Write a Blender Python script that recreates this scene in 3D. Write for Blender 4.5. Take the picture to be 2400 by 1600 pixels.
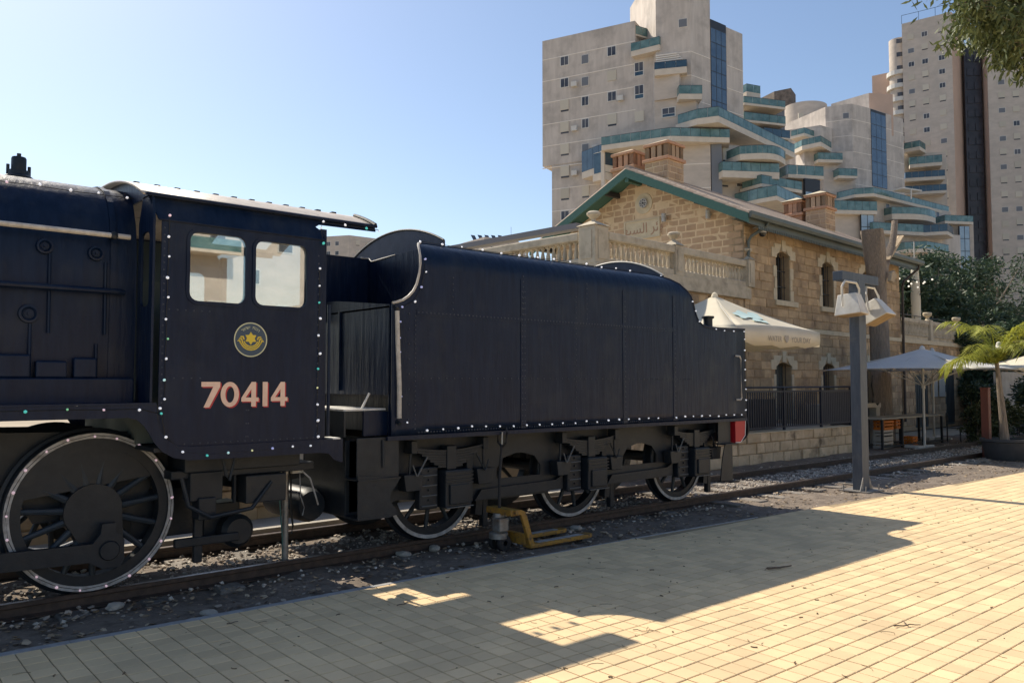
import bpy, bmesh, math, random
from math import pi, sin, cos, tan, atan2, radians, sqrt, hypot
from mathutils import Vector, Matrix
from mathutils.geometry import tessellate_polygon
random.seed(7)
for o in list(bpy.data.objects): bpy.data.objects.remove(o)
scene = bpy.context.scene
COL = scene.collection

# ---------------------------------------------------------------- camera
FPX, CAM = 1907.5, Vector((-5.545, -8.493, 1.794))
YAW, PIT, ROL = radians(41.341), radians(2.853), radians(-0.03)
CF = Vector((sin(YAW)*cos(PIT), cos(YAW)*cos(PIT), sin(PIT)))
CR = Vector((cos(YAW), -sin(YAW), 0)); CU = CR.cross(CF)
CR, CU = CR*cos(ROL)+CU*sin(ROL), CU*cos(ROL)-CR*sin(ROL)
cd = bpy.data.cameras.new('camera'); cam = bpy.data.objects.new('camera', cd); COL.objects.link(cam)
cd.sensor_width = 36; cd.lens = FPX/2400*36; cd.clip_end = 4000; cd.clip_start = 0.05
cam.matrix_world = Matrix(((CR.x, CU.x, -CF.x, CAM.x), (CR.y, CU.y, -CF.y, CAM.y), (CR.z, CU.z, -CF.z, CAM.z), (0, 0, 0, 1)))
scene.camera = cam
# ---------------------------------------------------------------- sky, sun, exposure
SUN_EL, SUN_AZ = radians(46), radians(-2)          # azimuth from +Y towards +X
w = bpy.data.worlds.new('World'); scene.world = w; w.use_nodes = True
wn = w.node_tree; sky = wn.nodes.new('ShaderNodeTexSky'); sky.sky_type = 'NISHITA'; sky.sun_disc = False
sky.sun_elevation = SUN_EL; sky.sun_rotation = SUN_AZ; sky.air_density = 1.0; sky.dust_density = 1.0; sky.ozone_density = 1.3; sky.altitude = 280
wn.links.new(sky.outputs[0], wn.nodes['Background'].inputs[0]); wn.nodes['Background'].inputs[1].default_value = 0.115
sd = bpy.data.lights.new('sun', 'SUN'); so = bpy.data.objects.new('sun', sd); COL.objects.link(so)
sd.energy = 4.8; sd.angle = radians(0.53); sd.color = (1, .90, .74)
sv = Vector((sin(SUN_AZ)*cos(SUN_EL), cos(SUN_AZ)*cos(SUN_EL), sin(SUN_EL)))
so.rotation_euler = sv.to_track_quat('Z', 'Y').to_euler(); so.location = (0, 30, 40)
vs = scene.view_settings; vs.view_transform = 'Standard'; vs.look = 'None'; vs.gamma = 1; vs.use_curve_mapping = False; vs.exposure = 0.40

# ---------------------------------------------------------------- helpers
def ray(x, y): return CF + CR*((x-1200)/FPX) + CU*((800-y)/FPX)
def on(ax, v, x, y):
    d = ray(x, y); return CAM + d*((v-CAM[ax])/d[ax])
def at(x, y, dist):                                 # point at forward distance
    return CAM + ray(x, y)*dist
class MB:
    def __init__(s): s.v = []; s.f = []
    def add(s, vs, fs):
        b = len(s.v); s.v += [tuple(v) for v in vs]; s.f += [tuple(b+i for i in f) for f in fs]; return s
    def box(s, x0, x1, y0, y1, z0, z1):
        return s.add([(x0,y0,z0),(x1,y0,z0),(x1,y1,z0),(x0,y1,z0),(x0,y0,z1),(x1,y0,z1),(x1,y1,z1),(x0,y1,z1)],
                     [(0,3,2,1),(4,5,6,7),(0,1,5,4),(1,2,6,5),(2,3,7,6),(3,0,4,7)])
    def tube(s, pts, r, n=8, cap=True):
        P = [Vector(p) for p in pts]; rs = r if isinstance(r, (list, tuple)) else [r]*len(P); b = len(s.v)
        for i, p in enumerate(P):
            t = (P[min(i+1, len(P)-1)]-P[max(i-1, 0)]).normalized()
            a = t.cross(Vector((0,0,1)));
            if a.length < 1e-3: a = t.cross(Vector((0,1,0)))
            a.normalize(); c = t.cross(a)
            for k in range(n):
                q = p + (a*cos(2*pi*k/n)+c*sin(2*pi*k/n))*rs[i]; s.v.append(tuple(q))
        for i in range(len(P)-1):
            for k in range(n):
                s.f.append((b+i*n+k, b+i*n+(k+1)%n, b+(i+1)*n+(k+1)%n, b+(i+1)*n+k))
        if cap: s.f.append(tuple(b+k for k in range(n))[::-1]); s.f.append(tuple(b+(len(P)-1)*n+k for k in range(n)))
        return s
    def lathe(s, prof, c, axis='z', n=24, a0=0, a1=2*pi):   # prof: (r, h) along axis
        b = len(s.v); full = abs(a1-a0-2*pi) < 1e-6; m = n if full else n+1
        for (r, h) in prof:
            for k in range(m):
                t = a0+(a1-a0)*k/n; u, v = r*cos(t), r*sin(t)
                p = {'z': (u, v, h), 'y': (u, h, v), 'x': (h, u, v)}[axis]
                s.v.append((c[0]+p[0], c[1]+p[1], c[2]+p[2]))
        for i in range(len(prof)-1):
            for k in range(n if full else n):
                k2 = (k+1) % m
                s.f.append((b+i*m+k, b+i*m+k2, b+(i+1)*m+k2, b+(i+1)*m+k))
        return s
    def prism(s, poly, lo, hi, axis='y', holes=()):          # 2D polygon (+holes) extruded along axis
        def T(p, h): return {'y': (p[0], h, p[1]), 'z': (p[0], p[1], h), 'x': (h, p[0], p[1])}[axis]
        loops = [list(poly)]+[list(h) for h in holes]; flat = [p for l in loops for p in l]
        tr = tessellate_polygon([[Vector((p[0], p[1], 0)) for p in l] for l in loops]); b = len(s.v); n = len(flat)
        s.v += [T(p, lo) for p in flat]+[T(p, hi) for p in flat]
        for t in tr: s.f.append((b+t[0], b+t[1], b+t[2])); s.f.append((b+n+t[2], b+n+t[1], b+n+t[0]))
        o = 0
        for l in loops:
            m = len(l)
            for i in range(m): j = (i+1) % m; s.f.append((b+o+i, b+o+j, b+n+o+j, b+n+o+i))
            o += m
        return s
    def build(s, name, mat, parent=None, local=False, smooth=False, solid=0, bevel=0, weld=False):
        off = Vector((0,0,0))
        if parent is not None and not local:
            r = parent
            while r.parent: r = r.parent
            off = r.location
        me = bpy.data.meshes.new(name); me.from_pydata([(v[0]-off[0], v[1]-off[1], v[2]-off[2]) for v in s.v], [], s.f)
        bm = bmesh.new(); bm.from_mesh(me)
        if weld: bmesh.ops.remove_doubles(bm, verts=bm.verts, dist=1e-4)
        bmesh.ops.recalc_face_normals(bm, faces=bm.faces); bm.to_mesh(me); bm.free()
        o = bpy.data.objects.new(name, me); COL.objects.link(o); o.parent = parent
        if mat: me.materials.append(mat)
        if smooth:
            me.polygons.foreach_set('use_smooth', [True]*len(me.polygons)); me.update()
            try: me.set_sharp_from_angle(angle=radians(35))
            except Exception: pass
        if solid:
            m = o.modifiers.new('solid', 'SOLIDIFY'); m.thickness = abs(solid); m.offset = -1 if solid > 0 else 1
        if bevel:
            m = o.modifiers.new('bevel', 'BEVEL'); m.width = bevel; m.segments = 2; m.limit_method = 'ANGLE'
        return o
def empty(name, loc, rz=0):
    o = bpy.data.objects.new(name, None); COL.objects.link(o); o.location = loc; o.rotation_euler = (0,0,rz); o.empty_display_size = .2; return o
def tag(o, label=None, cat=None, group=None, kind=None):
    if label: o['label'] = label
    if cat: o['category'] = cat
    if group: o['group'] = group
    if kind: o['kind'] = kind
    return o
def inst(name, me, loc, parent=None, rot=(0,0,0), sc=None):
    o = bpy.data.objects.new(name, me); COL.objects.link(o); o.parent = parent; o.location = loc; o.rotation_euler = rot
    if sc: o.scale = sc
    return o
def tree_copy(o, parent=None):
    c = o.copy(); COL.objects.link(c); c.parent = parent
    for ch in list(o.children): tree_copy(ch, c)
    return c
def rrect(x0, x1, z0, z1, r, n=4):
    P = []
    for cx, cz, a in ((x1-r, z1-r, 0), (x0+r, z1-r, pi/2), (x0+r, z0+r, pi), (x1-r, z0+r, 3*pi/2)):
        for k in range(n+1): t = a+pi/2*k/n; P.append((cx+r*cos(t), cz+r*sin(t)))
    return P
# ---------------------------------------------------------------- materials
def coated_glass(name, fac=.5, tint=(.80,.85,.86)):
    m = bpy.data.materials.new(name); m.use_nodes = True; nt = m.node_tree; nt.nodes.remove(nt.nodes['Principled BSDF'])
    g = nt.nodes.new('ShaderNodeBsdfGlossy'); g.inputs['Roughness'].default_value = .015; g.inputs['Color'].default_value = (.86,.88,.88,1)
    t = nt.nodes.new('ShaderNodeBsdfTransparent'); t.inputs[0].default_value = (*tint, 1); x = nt.nodes.new('ShaderNodeMixShader'); x.inputs[0].default_value = fac
    nt.links.new(t.outputs[0], x.inputs[1]); nt.links.new(g.outputs[0], x.inputs[2]); nt.links.new(x.outputs[0], nt.nodes['Material Output'].inputs[0]); return m
def M(name, col, rough=.6, metal=0., col2=None, scale=4., lo=.35, hi=.65, bump=0., bscale=30., rnd=0., spec=.5, emit=None, estr=1., stretch=None, dust=None, dscale=1.5, dlo=.5, dhi=.8, trans=0., ior=1.45, sub=0., detail=6.):
    m = bpy.data.materials.new(name); m.use_nodes = True; nt = m.node_tree; N = nt.nodes; L = nt.links; b = N['Principled BSDF']
    b.inputs['Roughness'].default_value = rough; b.inputs['Metallic'].default_value = metal
    b.inputs['Specular IOR Level'].default_value = spec; b.inputs['IOR'].default_value = ior
    b.inputs['Transmission Weight'].default_value = trans
    geo = N.new('ShaderNodeNewGeometry'); pos = geo.outputs['Position']
    if stretch:
        mp = N.new('ShaderNodeMapping'); mp.inputs['Scale'].default_value = stretch; L.new(pos, mp.inputs['Vector']); pos2 = mp.outputs[0]
    else: pos2 = pos
    def noise(sc, vec, det=detail):
        n = N.new('ShaderNodeTexNoise'); n.inputs['Scale'].default_value = sc; n.inputs['Detail'].default_value = det; n.inputs['Roughness'].default_value = .6
        L.new(vec, n.inputs['Vector']); return n.outputs['Fac']
    def ramp(fac, a, c):
        r = N.new('ShaderNodeMapRange'); r.inputs['From Min'].default_value = a; r.inputs['From Max'].default_value = c; L.new(fac, r.inputs['Value']); return r.outputs[0]
    def mix(fac, A, B, mode='MIX'):
        x = N.new('ShaderNodeMix'); x.data_type = 'RGBA'; x.blend_type = mode
        if isinstance(fac, float): x.inputs[0].default_value = fac
        else: L.new(fac, x.inputs[0])
        for i, q in ((6, A), (7, B)):
            if isinstance(q, tuple): x.inputs[i].default_value = (*q, 1)
            else: L.new(q, x.inputs[i])
        return x.outputs[2]
    c = tuple(col)
    if col2: c = mix(ramp(noise(scale, pos2), lo, hi), tuple(col), tuple(col2))
    if dust: c = mix(ramp(noise(dscale, pos, 8.), dlo, dhi), c, tuple(dust))
    if rnd:
        oi = N.new('ShaderNodeObjectInfo'); h = N.new('ShaderNodeHueSaturation')
        r = N.new('ShaderNodeMapRange'); r.inputs['To Min'].default_value = 1-rnd; r.inputs['To Max'].default_value = 1+rnd
        ad = N.new('ShaderNodeMath'); ad.operation = 'ADD'; fr_ = N.new('ShaderNodeMath'); fr_.operation = 'FRACT'; L.new(oi.outputs['Random'], ad.inputs[0]); L.new(geo.outputs['Random Per Island'], ad.inputs[1]); L.new(ad.outputs[0], fr_.inputs[0]); L.new(fr_.outputs[0], r.inputs['Value']); L.new(r.outputs[0], h.inputs['Value'])
        if isinstance(c, tuple): h.inputs['Color'].default_value = (*c, 1)
        else: L.new(c, h.inputs['Color'])
        c = h.outputs[0]
    if isinstance(c, tuple): b.inputs['Base Color'].default_value = (*c, 1)
    else: L.new(c, b.inputs['Base Color'])
    if bump:
        bp = N.new('ShaderNodeBump'); bp.inputs['Strength'].default_value = 1; bp.inputs['Distance'].default_value = bump
        L.new(noise(bscale, pos2), bp.inputs['Height']); L.new(bp.outputs[0], b.inputs['Normal'])
    if emit: b.inputs['Emission Color'].default_value = (*emit, 1); b.inputs['Emission Strength'].default_value = estr
    if sub: b.inputs['Subsurface Weight'].default_value = sub; b.inputs['Subsurface Radius'].default_value = (.05,.05,.05)
    return m
MAT = dict(
 paint=M('engine_paint', (.0018,.0085,.029), .37, col2=(.005,.0145,.042), scale=3, stretch=(6,6,.8), dust=(.022,.030,.046), dlo=.50, dhi=.85, dscale=2.6, bump=.010, bscale=1.6, spec=.26),
 rivet=M('rivet_paint', (.045,.052,.072), .45),
 paint2=M('chassis_black', (.006,.011,.018), .5, col2=(.013,.019,.027), scale=9, dust=(.038,.035,.032), dlo=.55, dhi=.85, dscale=5, bump=.002, bscale=40),
 tarp=M('arched_plate', (.030,.038,.062), .6, col2=(.045,.055,.085), scale=5, bump=.004, bscale=8),
 roof=M('cab_roof_paint', (.46,.395,.325), .5, col2=(.56,.49,.41), scale=8, dust=(.12,.10,.085), dlo=.58, dhi=.75, dscale=7, bump=.002),
 cream=M('rail_cream', (.56,.53,.48), .5, col2=(.42,.39,.35), scale=20),
 greyw=M('tyre_white', (.46,.46,.46), .6, col2=(.30,.295,.285), scale=14, dust=(.10,.085,.07), dlo=.5, dhi=.8, dscale=9),
 steel=M('rail_steel', (.09,.062,.048), .6, .3, col2=(.05,.037,.03), scale=14, bump=.002),
 railtop=M('rail_head', (.20,.17,.15), .38, .7, col2=(.10,.075,.06), scale=12),
 red=M('buffer_red', (.42,.012,.022), .45, col2=(.33,.01,.018), scale=6),
 white=M('white_paint', (.75,.74,.70), .5, col2=(.6,.58,.54), scale=12),
 numw=M('number_cream', (.88,.64,.50), .6, col2=(.80,.56,.43), scale=18), numr=M('number_red', (.50,.04,.045), .6), dull=M('dull_grey', (.11,.115,.12), .6), emby=M('emblem_yellow', (.75,.56,.06), .6), embc=M('emblem_cream', (.62,.62,.40), .6), embb=M('emblem_blue', (.055,.085,.125), .6),
 spoke=M('spoke_paint', (.018,.028,.040), .5, col2=(.028,.038,.050), scale=8),
 glass=coated_glass('cab_glass', .40, (.62,.68,.68)),
 inner=M('cab_inside', (.10,.125,.12), .8),
)
# ================================================================ ground, track, paving
def island_mat(name, cols, rough=.85, bump=0):
    m = bpy.data.materials.new(name); m.use_nodes = True; N = m.node_tree.nodes; L = m.node_tree.links; b = N['Principled BSDF']
    g = N.new('ShaderNodeNewGeometry'); r = N.new('ShaderNodeValToRGB'); r.color_ramp.interpolation = 'CONSTANT'
    el = r.color_ramp.elements
    while len(el) < len(cols): el.new(.5)
    for i, c in enumerate(cols): el[i].position = i/len(cols); el[i].color = (*c, 1)
    L.new(g.outputs['Random Per Island'], r.inputs[0]); L.new(r.outputs[0], b.inputs['Base Color']); b.inputs['Roughness'].default_value = rough
    return m
MAT.update(
 dirt=M('dirt', (.15,.118,.092), .95, col2=(.24,.195,.155), scale=3.5, bump=.02, bscale=26, dust=(.09,.072,.058), dscale=9, dlo=.5, dhi=.7),
 far=M('far_ground', (.40,.33,.24), .95, col2=(.33,.27,.19), scale=.3),
 paver=M('paver', (.79,.585,.335), .85, col2=(.69,.51,.295), scale=1.6, rnd=.10, bump=.0012, bscale=160, dust=(.60,.455,.27), dscale=.7, dlo=.45, dhi=.72),
 joint=M('paver_joint', (.40,.30,.18), .95, col2=(.27,.205,.125), scale=30),
 kerb=M('kerb_concrete', (.36,.36,.36), .9, col2=(.28,.275,.27), scale=12, bump=.003),
 sleeper=M('sleeper_wood', (.25,.225,.195), .9, col2=(.15,.13,.11), scale=6, stretch=(3,1,3), bump=.006, bscale=18, rnd=.2),
 stones=island_mat('ballast_stones', [(.48,.43,.36),(.32,.28,.245),(.62,.56,.48),(.40,.335,.27),(.22,.195,.17),(.52,.45,.375)]),
 litter=island_mat('leaf_litter', [(.30,.22,.14),(.20,.15,.10),(.42,.33,.23),(.15,.11,.08),(.36,.30,.24)]),
 twig=M('twig_bark', (.10,.07,.05), .9, col2=(.16,.12,.085), scale=20),
 concrete=M('concrete', (.42,.385,.33), .9, col2=(.33,.30,.255), scale=3, bump=.004),
)
def kerbY(x):
    P = ((-30, -1.2), (-4.43, -1.885), (2.16, -2.075), (13.7, -2.74), (40, -4.3))
    for (a, b), (c, d) in zip(P, P[1:]):
        if x <= c: return b+(d-b)*(x-a)/(c-a)
    return P[-1][1]
g = MB().add([(-1500,-1500,-.24),(1500,-1500,-.24),(1500,1500,-.24),(-1500,1500,-.24)], [(0,1,2,3)]).build('ground', MAT['far']); tag(g, kind='structure')
rng = random.Random(3)
# dirt bed round the track
m = MB(); nx, ny = 260, 44; X0, X1, Y0, Y1 = -14., 42., -4.6, 3.2
for j in range(ny+1):
    for i in range(nx+1):
        x = X0+(X1-X0)*i/nx; y = Y0+(Y1-Y0)*j/ny
        z = -.128+.014*sin(x*1.7+y*3)+.012*sin(x*4.1-y*2.2)+rng.uniform(-.012, .012)
        if abs(y) < 1.2: z -= .01
        if y < kerbY(x)-.02: z = -.16
        m.v.append((x, y, z))
for j in range(ny):
    for i in range(nx): a = j*(nx+1)+i; m.f.append((a, a+1, a+nx+2, a+nx+1))
tag(m.build('track_bed', MAT['dirt'], smooth=True), kind='structure')
# ballast
def scatter(n, fn, rlo, rhi, flat, rg):
    m = MB()
    for _ in range(n):
        p = fn(rg)
        if p is None: continue
        x, y, z = p; r = rlo+(rhi-rlo)*rg.random()**2; R = Matrix.Rotation(rg.uniform(0, 6.28), 3, 'Z') @ Matrix.Rotation(rg.uniform(-.5, .5), 3, 'X')
        vs = []
        for d in ((1,0,0),(-1,0,0),(0,1,0),(0,-1,0),(0,0,1),(0,0,-1),(.6,.6,.5),(-.6,.55,.5),(.55,-.6,.5),(-.6,-.6,.45)):
            v = Vector(d)*r*rg.uniform(.65, 1.2); v.z *= flat; v = R @ v; vs.append((x+v.x, y+v.y, z+v.z))
        m.add(vs, [(4,6,7),(4,7,9),(4,9,8),(4,8,6),(6,0,2),(6,2,7),(7,2,1),(7,1,9),(9,1,3),(9,3,8),(8,3,0),(8,0,6),(5,2,0),(5,1,2),(5,3,1),(5,0,3)])
    return m
def fb(r):
    x = r.uniform(-6, 24); y = r.gauss(0, .42) if r.random() < .75 else r.uniform(-1.25, 1.6)
    if abs(abs(y)-.755) < .06: return None
    return x, y, -.115+r.uniform(-.012, .012)
scatter(9000, fb, .012, .034, .75, rng).build('ballast', MAT['stones']); tag(bpy.data.objects['ballast'], 'pale crushed stone ballast lying between and beside the rails', 'ballast', kind='stuff')
def fl(r):
    x = r.uniform(-5.2, 22)**1.0; x = -5.2+27*r.random()**1.5; k = kerbY(x); y = r.uniform(k+.02, -.85); return x, y, -.112+r.uniform(-.012, .008)
lit = scatter(3400, fl, .008, .04, .28, rng)
lit.build('leaf_litter', MAT['litter']); tag(bpy.data.objects['leaf_litter'], 'dry leaves, wood chips and grit scattered on dirt beside rail', 'litter', kind='stuff')
# individual larger stones beside the kerb
for i, (px, py, s, lb) in enumerate(((490, 1434, .075, 'pale flat stone touching the kerb below the rear driving wheel'), (268, 1419, .085, 'flat grey stone beside rail left of the other loose stones'), (1018, 1284, .10, 'rounded stone near rail left of the pallet truck'), (945, 1297, .10, 'flat stone beside rail under the tender front steps'), (1350, 1236, .09, 'rounded stone beyond the pallet truck fork tips'))):
    p = on(2, -.1, px, py); r2 = random.Random(i); b = bmesh.new(); bmesh.ops.create_icosphere(b, subdivisions=2, radius=s)
    for v in b.verts: v.co *= r2.uniform(.82, 1.1); v.co.z *= .42; v.co.y *= .7
    me = bpy.data.meshes.new('stone'); b.to_mesh(me); b.free(); me.materials.append(MAT['concrete'])
    tag(inst('loose_stone', me, (p.x, p.y, -.105), rot=(0,0,r2.uniform(0,3))), lb, 'stone', 'loose stones on the dirt')
# rails and sleepers
trk = empty('railway_track', (0,0,0)); tag(trk, kind='structure')
for s in (-1, 1):
    prof = [(-.07,-.135),(.07,-.135),(.07,-.122),(.012,-.108),(.012,-.045),(.035,-.035),(.035,-.004),(.028,0),(-.028,0),(-.035,-.004),(-.035,-.035),(-.012,-.045),(-.012,-.108),(-.07,-.122)]
    m = MB(); m.prism([(s*.7525+a, z) for a, z in prof], -14, 45, 'x'); r = m.build('rail', MAT['steel'], trk)
    MB().box(-14, 45, s*.7525-.027, s*.7525+.027, -.001, .0015).build('rail_head', MAT['railtop'], r)
sm = None
for i in range(50):
    x = -9+.66*i
    if sm is None:
        o = MB().box(-.12,.12,-1.25,1.25,-.1,.015).build('sleeper', MAT['sleeper'], trk, bevel=.012); o.location = (x, 0, -.118); sm = o
    else:
        o = sm.copy(); COL.objects.link(o); o.parent = trk; o.location = (x, rng.uniform(-.05,.05) if x > 5 else .25, (-.118 if x > 5 else -.135)+rng.uniform(-.012,.004)); o.rotation_euler = (0,0,rng.uniform(-.02,.02))
# pavement
pav = MB(); pts = [(-30, -30), (60, -30)]; xs = [40, 30, 20, 13.7, 8, 2.16, 0, -2, -4.43, -8, -30]
pav.prism(pts+[(x, kerbY(x)) for x in xs], -.30, -.0765, 'z'); pv = pav.build('pavement', MAT['joint']); tag(pv, kind='structure')
pz = MB(); pz.box(-40,70,-45,-9.6,-.28,-.071); pz.prism([(-30,-9.6),(-9.05,-9.6),(-9.05,kerbY(-9.05)-.05),(-30,kerbY(-30)-.05)],-.28,-.071,'z'); pz.prism([(26.05,-9.6),(60,-9.6),(60,-4.4),(26.05,kerbY(26)-.05)],-.28,-.071,'z')
tag(pz.build('plaza', MAT['paver']), kind='structure')
kb = MB(); kx = [-12+.5*i for i in range(34)]
for a, b in zip(kx, kx[1:]):
    wd = lambda x: .062 if x < -2 else max(.012, .062-(x+2)*.02)
    j = rng.uniform(-.006, .006)
    kb.prism([(a+.002, kerbY(a)-wd(a)), (b-.002, kerbY(b)-wd(b)), (b-.002, kerbY(b)+.012+j), (a+.002, kerbY(a)+.012+j)], -.2, -.067, 'z')
kb.build('kerb', MAT['kerb'], pv)
PT = .157; h = .0745; e = .005; ROTP = radians(-1.1)
def paver_geo(m, cx, cy, z, a=h, hgt=.02):
    c, s = cos(ROTP), sin(ROTP); q = []
    for (u, zz) in ((a, z-.012), (a, z-.003), (a-e, z)):
        for (sx, sy) in ((-1,-1),(1,-1),(1,1),(-1,1)): q.append((cx+c*u*sx-s*u*sy, cy+s*u*sx+c*u*sy, zz))
    return m.add(q, [(0,1,5,4),(1,2,6,5),(2,3,7,6),(3,0,4,7),(4,5,9,8),(5,6,10,9),(6,7,11,10),(7,4,8,11),(8,9,10,11)])
cells = []
for i in range(-60, 210):
    for j in range(-10, 62):
        u, v = i*PT, -j*PT; x = u*cos(ROTP)-v*sin(ROTP)-.03; y = u*sin(ROTP)+v*cos(ROTP)-1.95
        if y > kerbY(x)-.075 or x < -9 or x > 26: continue
        d = Vector((x, y, -.07))-CAM; f = d.dot(CF)
        vis = f > .5 and abs(d.dot(CR)/f) < 1220/FPX and abs(d.dot(CU)/f) < 815/FPX
        cells.append((f if vis else 1e3+d.length, x, y))
cells.sort()
pm = paver_geo(MB(), 0, 0, 0).build('paver', MAT['paver'], pv); pm.location = (cells[0][1], cells[0][2], -.07)
for f, x, y in cells[1:300]:
    o = inst('paver', pm.data, (x, y, -.07+rng.uniform(-.0012,.0012)), pv, (rng.uniform(-.004,.004), rng.uniform(-.004,.004), rng.uniform(-.012,.012)))
m = MB()
for f, x, y in cells[300:]: paver_geo(m, x+rng.uniform(-.001,.001), y+rng.uniform(-.001,.001), -.07+rng.uniform(-.0012,.0012))
tag(m.build('paver_field', MAT['paver'], pv), kind='stuff')
# twigs and debris on the paving
def twig(px, py, L, ang, r, lb, kink=.25, branch=False):
    p = on(2, -.066, px, py); c, s = cos(ang), sin(ang); P = []; r2 = random.Random(px)
    for k in range(7):
        t = k/6-.5; o = kink*L*.25*sin(k*1.9)*r2.uniform(.4, 1); P.append((p.x+c*L*t-s*o, p.y+s*L*t+c*o, -.066+r*.9+r2.uniform(0, r)))
    m = MB().tube(P, [r*(1-.08*k) for k in range(7)], 6)
    if branch: m.tube([P[3], (P[3][0]-s*L*.28+c*L*.1, P[3][1]+c*L*.28, P[3][2]+.01), (P[3][0]-s*L*.4+c*.2*L, P[3][1]+c*L*.4, P[3][2])], r*.6, 5)
    tag(m.build('twig', MAT['twig']), lb, 'twig', 'twigs on the paving')
twig(1827, 1332, .30, -.3, .012, 'thick dark twig lying in the tender shadow on the paving', .12)
twig(2126, 1467, .22, -.55, .006, 'dark forked twig lying in full sun on the paving', .3, True)
twig(948, 1415, .16, .1, .004, 'branched twig below the bright patch in the shadow', .5, True)
twig(545, 1460, .09, .1, .005, 'short reddish twig near the kerb below the pole', .2)
twig(1515, 1478, .2, -.9, .003, 'thin bent twig at the edge of the cab shadow', .6, True)
m = MB()
for _ in range(420):
    x = rng.uniform(-4.5, 9); y = rng.uniform(-7.5, kerbY(x)-.05); L = rng.uniform(.006, .05) if rng.random() < .75 else rng.uniform(.05, .14); a = rng.uniform(0, 6.28); r = .0016 if L > .05 else rng.uniform(.0018, .005)
    P = [(x+cos(a+k*.25)*L*(k/3-.5), y+sin(a+k*.25)*L*(k/3-.5), -.068+r*.6) for k in range(4)]; m.tube(P, r, 4)
tag(m.build('paving_litter', M('dry_needles', (.22,.165,.10), .9, col2=(.12,.085,.055), scale=40)), 'scattered pine needles, seeds and tiny twigs on paving', 'litter', kind='stuff')
# ================================================================ locomotive
loco = tag(empty('steam_locomotive', (-3.58, 0, 0)), 'black steam locomotive with numbered cab and large spoked driving wheel', 'locomotive')
P_ = MAT['paint']; P2 = MAT['paint2']
YT = -1.31
def ring_bm(m, cx, cz, y0, y1, r0, r1, n=48):
    return m.lathe([(r0, y0), (r1, y0), (r1, y1), (r0, y1), (r0, y0)], (cx, 0, cz), 'y', n)
def wheel(parent, X, side, R, nsp, hubr, crank=None, bw=False, rot=.1, detail=True):
    """spoked wheel: rim (with hub) as the part, tyre / spokes / balance weight as sub-parts"""
    s = side; yo = s*.80; yi = s*.66
    m = MB(); ring_bm(m, X, R, yo-s*.012, yi, R*.80, R*.915)
    m.lathe([(0, yo-s*-.0), (hubr*.93, yo), (hubr, yo-s*.02), (hubr, yi), (0, yi)], (X, 0, R), 'y', 36)
    wh = m.build('wheel', P2, parent, smooth=True)
    t = MB(); t.lathe([(R*.912, yo-s*.004), (R*.912, yo), (R*.985, yo), (R, yo-s*.012), (R+.004, s*.70), (R+.03, s*.69), (R+.03, s*.665), (R*.9, s*.655)], (X, 0, R), 'y', 64).build('tyre', P2, wh, smooth=True)
    t = MB(); ring_bm(t, X, R, yo, yo+s*.004, R*.918, R*.983, 64); t.build('tyre_band', MAT['greyw'], wh)
    for k in range(nsp):
        a = rot+2*pi*k/nsp
        q0 = (X+hubr*.85*cos(a), yo-s*.04, R+hubr*.85*sin(a)); q1 = (X+R*.5*cos(a), yo-s*.045, R+R*.5*sin(a)); q2 = (X+R*.82*cos(a), yo-s*.05, R+R*.82*sin(a))
        MB().tube([q0, q1, q2], [R*.052, R*.042, R*.038], 8).build('spoke', MAT['spoke'], wh, smooth=True)
    if bw:
        a0, a1 = bw; P = [(X+R*.80*cos(a0+(a1-a0)*k/16), R+R*.80*sin(a0+(a1-a0)*k/16)) for k in range(17)]
        MB().prism(P, yo-s*.02, yo-s*.07, 'y').build('balance_weight', P2, wh)
    if crank:
        cx, cz = crank; pl = []
        a = atan2(cz, cx); L = hypot(cx, cz)
        for k in range(13): t_ = a+pi/2+pi*k/12; pl.append((X+hubr*cos(t_), R+hubr*sin(t_)))
        for k in range(9): t_ = a-pi/2+pi*k/8; pl.append((X+cx+.15*cos(t_), R+cz+.15*sin(t_)))
        MB().prism(pl, yo+s*.012, yo-s*.03, 'y').build('crank_boss', P2, wh)
    return wh
RW = .684
cr = (.10, -.325)
for X in (-3.58, -5.26):
    for s in (-1, 1):
        wheel(loco, X, s, RW, 15, .235, cr, (radians(30), radians(165)), rot=.13)
    MB().tube([(X,-.7,RW),(X,.7,RW)], .09, 12).build('axle', P2, loco)
cx, cz = -3.58+cr[0], RW+cr[1]
rod = MB(); rod.prism([(cx-1.70, cz-.05), (cx-.16, cz-.085), (cx-.05, cz-.15), (cx+.09, cz-.15), (cx+.12, cz-.09), (cx+.12, cz+.08), (cx+.08, cz+.13), (cx+.05, cz+.15), (cx+.05, cz+.23), (cx-.06, cz+.23), (cx-.07, cz+.15), (cx-.13, cz+.07), (cx-1.70, cz+.09)], -.875, -.93, 'y')
rod = rod.build('coupling_rod', P2, loco, bevel=.008)
MB().lathe([(0,-.95),(.075,-.95),(.085,-.935),(.085,-.86)], (cx,0,cz), 'y', 20).build('crank_pin', P2, rod, smooth=True)
MB().tube([(cx,-.86,cz),(cx,-.7,cz)], .07, 12).build('pin_shaft', P2, rod)
# bulbs on the wheel rim come later (light string)
# frames
for s in (-1, 1):
    fr = MB().prism([(-8,.62),(-4.5,.62),(-4.4,.9),(-4.2,.95),(-4.0,.6),(-3.2,.6),(-3.0,.9),(-2.2,.75),(-1.5,.8),(-1.5,1.15),(-3.2,1.35),(-8,1.45)], s*.60, s*.57, 'y').build('frame_plate', P2, loco)
MB().box(-2.9,-1.78,-1.05,1.05,.98,1.14).build('drag_beam', P2, loco, bevel=.01)
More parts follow.
